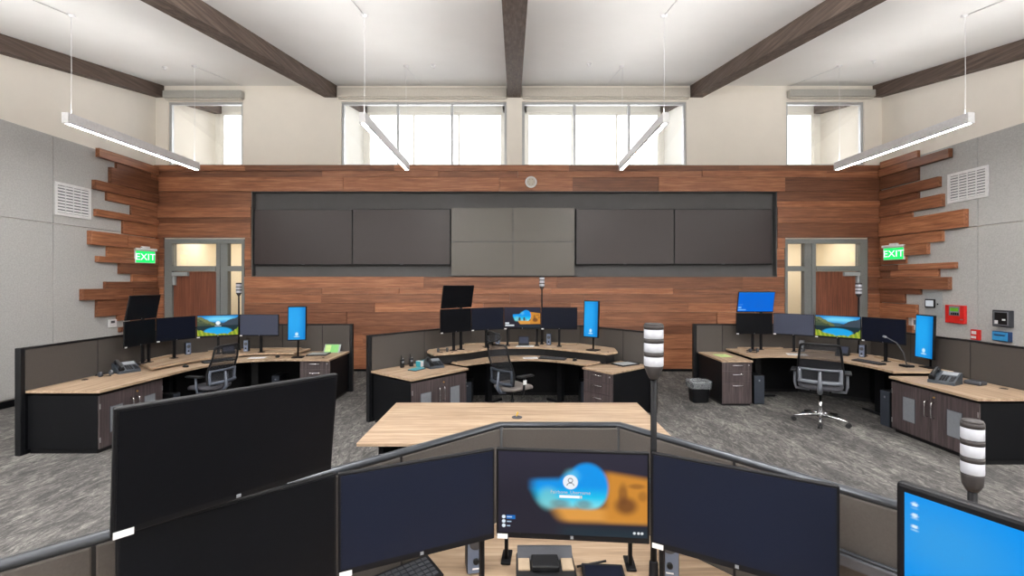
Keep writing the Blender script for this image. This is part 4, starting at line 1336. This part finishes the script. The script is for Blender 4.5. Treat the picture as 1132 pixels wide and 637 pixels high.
r = pedestal((-3.285, 7.62, 0), 0, .5, .82, .744, 'dark walnut drawer pedestal under the right end of the left console', 'oak_x', (.14, .17, .34))
for ch in list(r.children):
    if ch.name.startswith('top'): bpy.data.objects.remove(ch)
zL = .80
zb, h = 1.09, .37
monitor((-5.41, 6.41), (-5.46, 7.03), zb, h, .80, 'switched-off black monitor on the left console, under the tilted upper monitor', MG['L'], px=(.265,), screen='screen_black_no_sheen')
monitor((-5.46, 7.05), (-5.24, 7.60), zb, h, zL, 'switched-off black monitor on the left console, between the stacked pair and the lake picture', MG['L'])
monitor((-5.24, 7.62), (-4.71, 7.90), zb, h, zL, 'monitor on the left console showing a mountain lake with a white login circle', MG['L'], pic=lambda u, v: pic_lake(u, v, True), res=(90, 50), chin=.03)
monitor((-4.70, 7.905), (-4.03, 7.905), zb, h, zL, 'bluish grey switched-off monitor on the left console, right of the lake picture', MG['L'], screen='screen_idle')
monitor((-5.39, 6.40), (-5.44, 7.02), zb + h + .012, .355, .80, 'tilted upper monitor on the left console, black and switched off', MG['L'], tilt=R(11), sticker=False, back=.085, px=(.17,), screen='screen_black_no_sheen')
portrait_display((-3.765, 7.66), (-3.475, 7.72), 1.04, .57, .745, 'upright blue touch display at the right end of the left console', 'upright blue touch displays', lambda u, v: pic_portrait(u, v))
stack_light(-4.93, 8.27, zL, 1.99, 'tall signal light on a pole on the left console, in front of the left door', r0=.044, s=1.05)
speaker(-5.46, 7.74, zL, R(50), 'small dark speaker on the left console, left of the lake picture')
speaker(-4.68, 8.06, zL, R(10), 'small dark speaker on the left console, under the right side of the lake picture')
control_pad(-4.86, 7.86, zL, R(38), 'black slanted control pad on the left console below the lake picture')
keyboard(-4.715, 7.37, .745, R(54), 'black keyboard on the left console in front of the lake picture', d=.13)
mouse(-4.9, 6.88, .745, R(70), 'black mouse on the left console near the stacked monitors')
mouse(-3.98, 7.78, .745, 0, 'black mouse on the left console under the bluish grey monitor')
sheet(-4.3, 7.73, .745, R(8), .26, .16, 'white sheet of paper on the left console in front of the chair')
tablet(-3.42, 8.08, .745, R(6), .34, .3, 'black-framed tablet lying on the right end of the left console')
r = thing('display_stand', 'green booklet propped upright on the right end of the left console', 'booklet', (-3.28, 8.36, .745), R(-4))
m = MB(); m.prism_x([(-.06, 0), (-.05, 0), (.02, .14), (.012, .142)], -.15, .15); m.prism_x([(-.05, 0), (.07, 0), (.07, .006), (-.05, .006)], -.14, .14); m.build('stand', 'pale_grey_paint', r)
m = MB(); m.prism_x([(-.064, .008), (-.061, .007), (.006, .139), (.002, .14)], -.13, .12); m.build('cover', 'green_paper', r)
m = MB(); m.prism_x([(-.066, .02), (-.064, .02), (-.006, .13), (-.009, .131)], -.12, -.02); m.build('cover_picture', 'pale_green_paper', r)
phone(-5.46, 6.50, .745, R(62), 'dark desk telephone on the left console beside the stacked monitors', 1.1)
headset(-5.5, 6.22, .745, R(80), 'black headset lying left of the telephone on the left console')
pc_tower(-4.12, 8.12, R(0), 'black computer tower under the middle of the left console', h=.4, d=.3)
pc_tower(-5.0, 6.62, R(90), 'black computer tower beside the two-door cabinet of the left console', h=.42, d=.34)
task_chair((-4.50, 6.86, 0), R(78), 'mesh-back office chair with grey frame at the left console', .98, base_mat='black_plastic')

# =================================================================== MIDDLE CONSOLE
pc_ = [(-2.07, 6.67), (-.76, 8.25), (1.19, 8.25), (2.145, 7.1)]
recentre(partition(pc_, [(.47,), (.35, .66), (.636,)], 1.245, .06, 'grey fabric partition wrapped around the middle console, below the video wall', PG))
fe = smooth_path([(-.74, 6.93), (-.33, 7.22), (.03, 7.36), (.4, 7.36), (.75, 7.2), (1.09, 6.93)], 6)
fb = [(-1.06, 7.25), (-.55, 7.8), (.0, 7.95), (.5, 7.95), (.95, 7.75), (1.41, 7.23)]
re_ = [(-1.36, 7.24)] + smooth_path([(-1.20, 6.95), (-.77, 7.2), (-.35, 7.60), (0, 7.72), (.42, 7.70), (.9, 7.40), (1.43, 7.02)], 6) + [(1.62, 7.2)]
rb_ = [(-1.37, 7.43), (-.74, 8.205), (1.17, 8.205), (1.66, 7.61)]
d = console_desk('raised two-level oak console desk in the middle of the room, rear top higher', (fe, fb), .78, (re_, rb_), .93, [(-1.37, 7.52), (-.76, 8.25), (1.19, 8.25), (1.66, 7.68)], 'oak_x', DG, supports=((-.42, 7.66, 50), (.78, 7.68, -50)))
ledge(d, [(-.85, 7.95), (-.3, 8.12)], .08, .93, .955, 'oak_x'); ledge(d, [(-.25, 8.14), (.55, 8.14)], .08, .93, .955, 'oak_x'); ledge(d, [(.62, 8.12), (1.1, 7.98)], .08, .93, .955, 'oak_x')
grommet(d, -.9, 7.16, .78, .022); grommet(d, -.95, 7.12, .93, .015); grommet(d, 1.46, 7.15, .93, .015)
recentre(d)
ang = math.atan2(.77, .64)
def cl(a, n): return (-1.34 + .64 * a - .77 * n, 6.06 + .77 * a + .64 * n)
door_cabinet((-1.34 + .64 * .5, 6.06 + .77 * .5, 0), ang, 1.0, .88, .709, 'dark walnut two-door cabinet at the left end of the middle console', 'oak_p45')
top_board([cl(-.02, -.02), cl(1.02, -.02), cl(1.02, .905), cl(-.02, .905)], .74, 'oak cabinet top carrying radios and a telephone, left end of the middle console', 'oak_p45')
pedestal((1.2175, 6.70, 0), -ang, .54, .9, .74, 'dark walnut drawer pedestal with a tablet on top, right end of the middle console', 'oak_p45', (.14, .17, .36))
zb, h = 1.225, .37
monitor((-1.117, 7.03), (-.69, 7.45), zb, h, .93, 'switched-off black monitor on the middle console, under the tilted upper monitor', MG['C'], screen='screen_black_no_sheen')
monitor((-.685, 7.45), (-.167, 7.73), zb, h, .93, 'switched-off black monitor on the middle console, left of the desert picture', MG['C'])
monitor((-.165, 7.735), (.452, 7.735), zb, h, .93, 'monitor on the middle console showing a desert camp with blue sky', MG['C'], pic=lambda u, v: pic_tent(u, v, False), res=(96, 54), chin=.03, px=(-.25, .25), back=.12)
monitor((.457, 7.73), (1.055, 7.66), zb, h, .93, 'switched-off black monitor on the middle console, right of the desert picture', MG['C'])
monitor((-1.105, 7.015), (-.68, 7.43), zb + h + .012, .36, .93, 'tilted upper monitor on the middle console, black and switched off', MG['C'], tilt=R(11), sticker=False, back=.085, px=(.16,), screen='screen_black_no_sheen')
portrait_display((1.10, 7.34), (1.31, 7.17), 1.14, .585, .93, 'upright blue touch display at the right end of the middle console', 'upright blue touch displays', lambda u, v: pic_portrait(u, v))
stack_light(.49, 8.05, .93, 2.11, 'tall signal light on a pole on the middle console, right of the desert picture', r0=.044, s=1.05)
speaker(-.28, 7.93, .93, 0, 'small dark speaker on the middle console, left of the desert picture')
speaker(.60, 7.93, .93, R(-10), 'small dark speaker on the middle console, beside the signal light pole')
control_pad(.17, 7.92, .93, 0, 'black slanted control pad on the middle console below the desert picture')
keyboard(.62, 7.40, .78, R(-22), 'black keyboard on the middle console right of the chair', d=.13)
mouse(.96, 7.24, .78, R(-35), 'black mouse on the middle console beside the keyboard')
sheet(.27, 7.50, .78, R(4), .24, .16, 'white sheet of paper on the lower top of the middle console')
sheet(.19, 7.80, .93, R(-6), .30, .2, 'white sheet of paper on the upper top of the middle console')
headset(-1.1, 7.13, .93, R(20), 'black headset lying on the upper top of the middle console')
for k, (x, y) in enumerate(((-1.66, 6.86), (-1.55, 6.97))):
    r = thing('handheld_radio', ('upright black handheld radio nearer the partition end on the middle console cabinet', 'upright black handheld radio nearer the telephone on the middle console cabinet')[k], 'radio', (x, y, .74), ang - .3 * k, 'black handheld radios')
    MB().rbox(-.028, .028, -.02, .02, 0, .125, .006).build('body', 'black_plastic', r)
    m = MB(); m.cyl((-.014, 0, .12), (-.014, 0, .185), .008, .006); m.build('antenna', 'rubber', r)
    m = MB(); m.cyl((.014, 0, .12), (.014, 0, .14), .007); m.build('volume_knob', 'grey_plastic', r)
    MB().rbox(-.018, .018, -.0225, -.018, .07, .1, .002).build('display', 'grey_plastic', r)
r = thing('small_carton', 'teal and white box lying on the cabinet top of the middle console', 'box', (-1.37, 6.98, .74), ang)
MB().rbox(-.1, .1, -.055, .055, 0, .085, .006).build('box_body', 'teal_plastic', r)
m = MB(); m.rbox(-.095, -.04, -.058, .058, .01, .088, .003); m.build('label_wrap', 'white_plastic', r)
r = thing('notebook', 'thin teal notebook lying in front of the telephone on the middle console', 'notebook', (-1.41, 6.69, .74), ang + .2)
MB().rbox(-.11, .11, -.075, .075, 0, .012, .003).build('cover', 'dark_grey_plastic', r); MB().rbox(-.105, .108, -.07, .07, .0125, .016, .001).build('pages', 'teal_plastic', r)
phone(-1.19, 6.88, .74, R(38), 'dark desk telephone on the cabinet top of the middle console', 1.0)
tablet(1.72, 7.12, .74, R(32), .36, .26, 'black-framed tablet lying on the drawer pedestal of the middle console')
pc_tower(-.76, 7.70, R(0), 'black computer tower under the left side of the middle console', h=.38, d=.3, w=.14)
pc_tower(1.17, 7.72, R(0), 'black computer tower under the right side of the middle console', h=.38, d=.3, w=.14)
task_chair((-.02, 6.74, 0), R(-50), 'black mesh office chair with headrest at the middle console', 1.02, base_mat='black_plastic', headrest=True)

# =================================================================== RIGHT CONSOLE
pr = [(3.36, 8.52), (5.25, 8.52), (6.02, 7.75), (6.02, 4.95)]
recentre(partition(pr, [(.254, .62), (), (.28, .605)], 1.245, .06, 'grey fabric partition wrapped around the right console, parallel to the right wall', PG, posts=(0, -1)))
fe = smooth_path([(3.90, 7.52), (4.25, 7.60), (4.64, 7.55), (5.0, 7.25), (5.14, 6.75), (5.16, 6.27)], 6)
bk = [(3.90, 8.48), (5.235, 8.48), (5.98, 7.735), (5.98, 6.27)]
d = console_desk('oak-topped curved console desk by the right wall with a chrome-footed chair in front', (fe, bk), .80, None, .8, [(3.93, 8.52), (5.25, 8.52), (6.02, 7.75), (6.02, 6.32)], 'oak_x', DG, supports=((4.3, 8.15, 0), (5.55, 7.0, 90)), fascia=False)
ledge(d, [(4.1, 8.43), (4.9, 8.43)], .07, .80, .825, 'oak_x'); ledge(d, [(5.05, 8.28), (5.8, 7.55)], .09, .80, .825, 'oak_n45'); ledge(d, [(5.86, 7.45), (5.86, 6.95)], .09, .80, .825, 'oak_y')
grommet(d, 4.05, 8.0, .80, .02)
recentre(d)
door_cabinet((5.10, 5.645, 0), -PI / 2, 1.17, .86, .709, 'dark walnut two-door cabinet with black end panel at the near end of the right console', 'oak_y')
top_board([(5.06, 5.03), (5.08, 6.25), (5.985, 6.25), (5.985, 5.03)], .74, 'oak cabinet top with a telephone on it, near end of the right console', 'oak_y')
pedestal((3.63, 7.50, 0), 0, .48, .95, .74, 'dark walnut three-drawer pedestal beside the waste bin, left end of the right console', 'oak_y', (.14, .17, .36))
zb, h = 1.09, .375
monitor((3.955, 8.2), (4.60, 8.2), zb, h, .80, 'switched-off black monitor on the right console, under the blue tilted monitor', MG['R'], screen='screen_black_no_sheen')
monitor((4.61, 8.2), (5.075, 7.79), zb, h, .80, 'bluish grey switched-off monitor on the right console, left of the lake picture', MG['R'], screen='screen_idle')
monitor((5.08, 7.785), (5.495, 7.30), zb, h, .80, 'monitor on the right console showing a bright mountain lake', MG['R'], pic=lambda u, v: pic_lake(u, v), res=(90, 50), chin=.03)
monitor((5.50, 7.295), (5.70, 6.71), zb, h, .80, 'switched-off black monitor on the right console, right of the lake picture', MG['R'])
monitor((3.955, 8.185), (4.60, 8.185), zb + h + .012, .375, .80, 'tilted upper monitor on the right console with a plain bright blue screen', MG['R'], pic=pic_blue, res=(90, 50), tilt=R(11), sticker=False, back=.085, px=(.16,))
portrait_display((5.80, 6.68), (5.78, 6.36), .93, .62, .80, 'upright blue touch display at the near end of the right console', 'upright blue touch displays', lambda u, v: pic_portrait(u, v), tilt=-1.5)
stack_light(5.77, 7.72, .80, 1.985, 'tall signal light on a pole on the right console, in front of the right door', r0=.044, s=1.05)
speaker(5.03, 8.06, .80, R(-40), 'small grey speaker on the right console, left of the lake picture', front='grey_plastic')
speaker(5.62, 7.45, .80, R(-55), 'small dark speaker on the right console, between the lake picture and the black monitor')
control_pad(5.45, 7.65, .80, R(-48), 'black slanted control pad on the right console below the lake picture')
keyboard(5.34, 6.95, .80, R(-78), 'black keyboard on the right console below the rightmost dark monitor', d=.13)
sheet(4.75, 7.74, .80, R(-20), .3, .2, 'white sheet of paper on the right console behind the chair')
headset(4.15, 7.98, .80, R(10), 'grey headset lying on the left end of the right console')
r = thing('desk_microphone', 'gooseneck microphone on the right console beside the upright blue display', 'microphone', (5.62, 6.60, .80), 0)
MB().rbox(-.06, .06, -.07, .07, 0, .03, .008).build('base', 'black_plastic', r)
m = MB(); m.tube([(0, 0, .03), (-.03, .02, .2), (-.12, .03, .34), (-.27, .03, .42)], .007, 8); m.build('gooseneck', 'dark_grey_plastic', r)
m = MB(); m.cyl((-.27, .03, .42), (-.31, .03, .435), .014, .016); m.build('capsule', 'grey_plastic', r)
sheet(3.62, 8.0, .74, R(5), .22, .28, 'pale green sheet of paper on the drawer pedestal of the right console', 'pale_green_paper')
phone(5.42, 5.80, .74, R(-62), 'dark desk telephone on the cabinet top of the right console', 1.15)
r = thing('phone_dock', 'low black round-cornered box beside the telephone on the right console', 'phone dock', (5.72, 5.72, .74), R(-70))
MB().rbox(-.09, .09, -.07, .07, 0, .05, .02, n=3).build('body', 'dark_grey_plastic', r); MB().rbox(-.05, .05, -.03, .03, .048, .056, .003).build('button_pad', 'black_plastic', r)
o = MB().lathe([(.04, 0), (.04, .004), (.028, .006), (.026, .001)], seg=20).build('cable_grommet', 'black_plastic', loc=(5.84, 5.5, .74)); tag(o, 'black cable grommet in the oak cabinet top of the right console', 'grommet')
pc_tower(4.03, 7.78, R(0), 'black computer tower beside the drawer pedestal of the right console', w=.17, d=.42, h=.48)
pc_tower(5.36, 6.42, R(-90), 'black computer tower beside the two-door cabinet of the right console', w=.16, d=.4, h=.5)
task_chair((4.40, 6.62, 0), R(-35), 'mesh-back office chair with chrome star base at the right console', 1.1, base_mat='chrome', frame='chair_grey', back_w=.46, back_h=.5, spin=.96)

# waste bin
r = thing('waste_bin', 'black waste bin with clear plastic liner beside the drawer pedestal', 'waste bin', (3.12, 7.78, 0), R(4))
def rect(a, b_, z, k=3): return [(x, y, z) for x, y in superellipse(a, b_, 6, 32)]
m = MB(); m.rings([rect(.125, .09, 0), rect(.135, .1, .02), rect(.165, .125, .33)], cap=False); m.f([m.v(p) for p in rect(.125, .09, .002)]); m.build('body', 'black_plastic', r)
m = MB(); m.tube([(x, y, .33) for x, y in superellipse(.165, .125, 6, 32)], .008, 8, closed=True); m.build('rim', 'black_plastic', r)
rr = random.Random(4)
m = MB()
rgs = []
for k, (z, s) in enumerate(((.24, 1.06), (.30, 1.09), (.345, 1.1), (.362, 1.0), (.34, .86), (.2, .8))):
    rgs.append([(x * s * rr.uniform(.96, 1.05), y * s * rr.uniform(.96, 1.05), z + rr.uniform(-.012, .014)) for x, y in superellipse(.165, .125, 6, 40)])
m.rings(rgs, cap=False); m.build('liner', 'bin_liner', r)

# =================================================================== FREESTANDING TABLE
r = thing('work_table', 'freestanding oak-topped table in the middle of the carpet', 'table', (.03, 4.28, 0))
MB().rbox(-1.28, 1.28, -.62, .62, .70, .73, .005).build('tabletop', 'oak_x', r)
for s in (-1, 1):
    MB().rbox(s * 1.12 - .02, s * 1.12 + .02, -.5, .5, 0, .70, .003).build('leg', 'black_laminate', r)
MB().rbox(-1.1, 1.1, -.01, .01, .25, .70, .003).build('modesty_panel', 'black_laminate', r)
m = MB(); m.lathe([(.05, .73), (.05, .734), (.036, .737), (.034, .731)], (0.0, .08, 0), 24); m.build('grommet', 'dark_grey_plastic', r)

m = MB(); m.tube([(-.005, .11, .731), (0.0, .12, .75), (.01, .115, .765), (.004, .10, .772)], .006, 8); m.build('cable_end', 'yellow_cable', r)

# =================================================================== NEAREST CONSOLE
pf = [(-1.95, .72), (-.078, 2.484), (.57, 2.484), (1.95, .83)]
recentre(partition(pf, [(.372, .766), (), (.289, .66)], 1.245, .05, 'grey fabric partition with rounded metal top rail behind the nearest monitors', PG, cap='rail_metal', cap_r=.024, posts=()))
e = offset_line(pf, .031)
fe = smooth_path([(-1.5, .42), (-.8, .95), (-.2, 1.28), (.25, 1.34), (.7, 1.26), (1.1, .95), (1.55, .42)], 6)
d = console_desk('oak-topped curved desk carrying the nearest row of monitors', (fe, e), .74, None, .74, pf, 'oak_x', DG, supports=((-.9, 1.35, 45), (.95, 1.35, -45)), fascia=False)
recentre(d)
# slotted tool rail along the right wing
m = MB()
a, b_ = e[2], e[3]; L = math.hypot(b_[0] - a[0], b_[1] - a[1])
tr = thing('tool_rail', 'horizontal metal rail on the partition right of the nearest monitors', 'rail', (a[0], a[1], .98), math.atan2(b_[1] - a[1], b_[0] - a[0]))
MB().rbox(.05, L - .05, -.03, .0, 0, .045, .006).build('rail', 'dark_grey_plastic', tr)
m = MB(); m.tube([(.05, -.018, .05), (L - .05, -.018, .05)], .008, 8); m.build('lip', 'rail_metal', tr)
zf = .74
monitor((-1.038, 1.20), (-.606, 1.58), .99, .36, zf, 'leftmost large dark monitor of the near row, under the tilted upper one', MG['F'], chin=.024, screen='screen_black_no_sheen')
monitor((-.602, 1.578), (-.075, 1.822), .99, .355, zf, 'large dark switched-off monitor in the near row, left of the login screen', MG['F'], px=(.264,), pw=.008, back=.06, chin=.024, screen='screen_navy_sheen')
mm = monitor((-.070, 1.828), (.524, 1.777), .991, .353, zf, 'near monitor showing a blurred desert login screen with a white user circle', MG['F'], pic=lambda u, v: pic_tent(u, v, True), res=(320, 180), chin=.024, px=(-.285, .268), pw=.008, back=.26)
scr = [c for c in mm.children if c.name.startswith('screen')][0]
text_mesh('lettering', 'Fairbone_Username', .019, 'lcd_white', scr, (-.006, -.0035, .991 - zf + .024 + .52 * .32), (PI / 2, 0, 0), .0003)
monitor((.526, 1.768), (1.04, 1.47), .99, .36, zf, 'large dark switched-off monitor in the near row, right of the login screen', MG['F'], px=(-.272,), pw=.009, back=.06, chin=.024, screen='screen_navy_sheen')
monitor((-1.0, 1.143), (-.622, 1.575), 1.362, .336, zf, 'tilted upper monitor at the near left, large, black and switched off', MG['F'], tilt=R(8), back=.12, chin=.02, px=(.17,), screen='screen_black_no_sheen')
portrait_display((1.05, 1.27), (1.205, .965), .87, .585, zf, 'large blue touch display with desktop icons at the near right edge', 'upright blue touch displays', pic_portrait_near, res=(80, 140), bez=.022, tilt=0)
stack_light(.585, 1.93, zf, 1.818, 'signal light with three white bands rising behind the nearest monitors', 1.03)
stack_light(1.362, 1.37, zf, 1.58, 'signal light with three white bands behind the large blue touch display', .92, r0=.029)
speaker(-.165, 2.0, zf, R(12), 'blue-grey desktop speaker left of the small printer', h=.2)
speaker(.665, 1.97, zf, R(-14), 'blue-grey desktop speaker under the near right monitor', h=.2)
keyboard(-.52, 1.90, zf, R(38), 'black keyboard under the near left monitor')
r = thing('label_printer', 'small black desktop printer under the login screen', 'printer', (.135, 1.95, zf))
MB().rbox(-.125, .125, -.13, .11, 0, .06, .008).build('body', 'black_plastic', r)
m = MB(); m.prism_x([(.05, .06), (.105, .06), (.105, .092), (.09, .096)], -.12, .12); m.build('rear_hood', 'dark_grey_plastic', r)
MB().rbox(-.06, .055, -.04, .05, .061, .085, .006).build('lid', 'black_plastic', r)
for s in (-1, 1): MB().rbox(s * .092 - .025, s * .092 + .025, -.03, .05, .059, .068, .003).build('paper_guide', 'tan_wall', r)
MB().rbox(-.06, .06, -.19, -.13, .01, .035, .004).build('output_tray', 'dark_grey_plastic', r)
for k in range(3): MB().rbox(-.11 + k * .02, -.098 + k * .02, -.115, -.1, .059, .064, .002).build('button', 'grey_plastic', r)
r = thing('writing_tablet', 'flat black tablet pad lying right of the small printer', 'tablet', (.38, 1.92, zf), R(-4))
MB().rbox(-.09, .09, -.12, .12, 0, .02, .005).build('body', 'black_plastic', r); MB().box(-.078, .078, -.1, .1, .02, .0212).build('surface', 'screen_off', r)
m = MB(); m.cyl((-.11, .1, .012), (.02, .128, .026), .005); m.build('stylus', 'rubber', r)
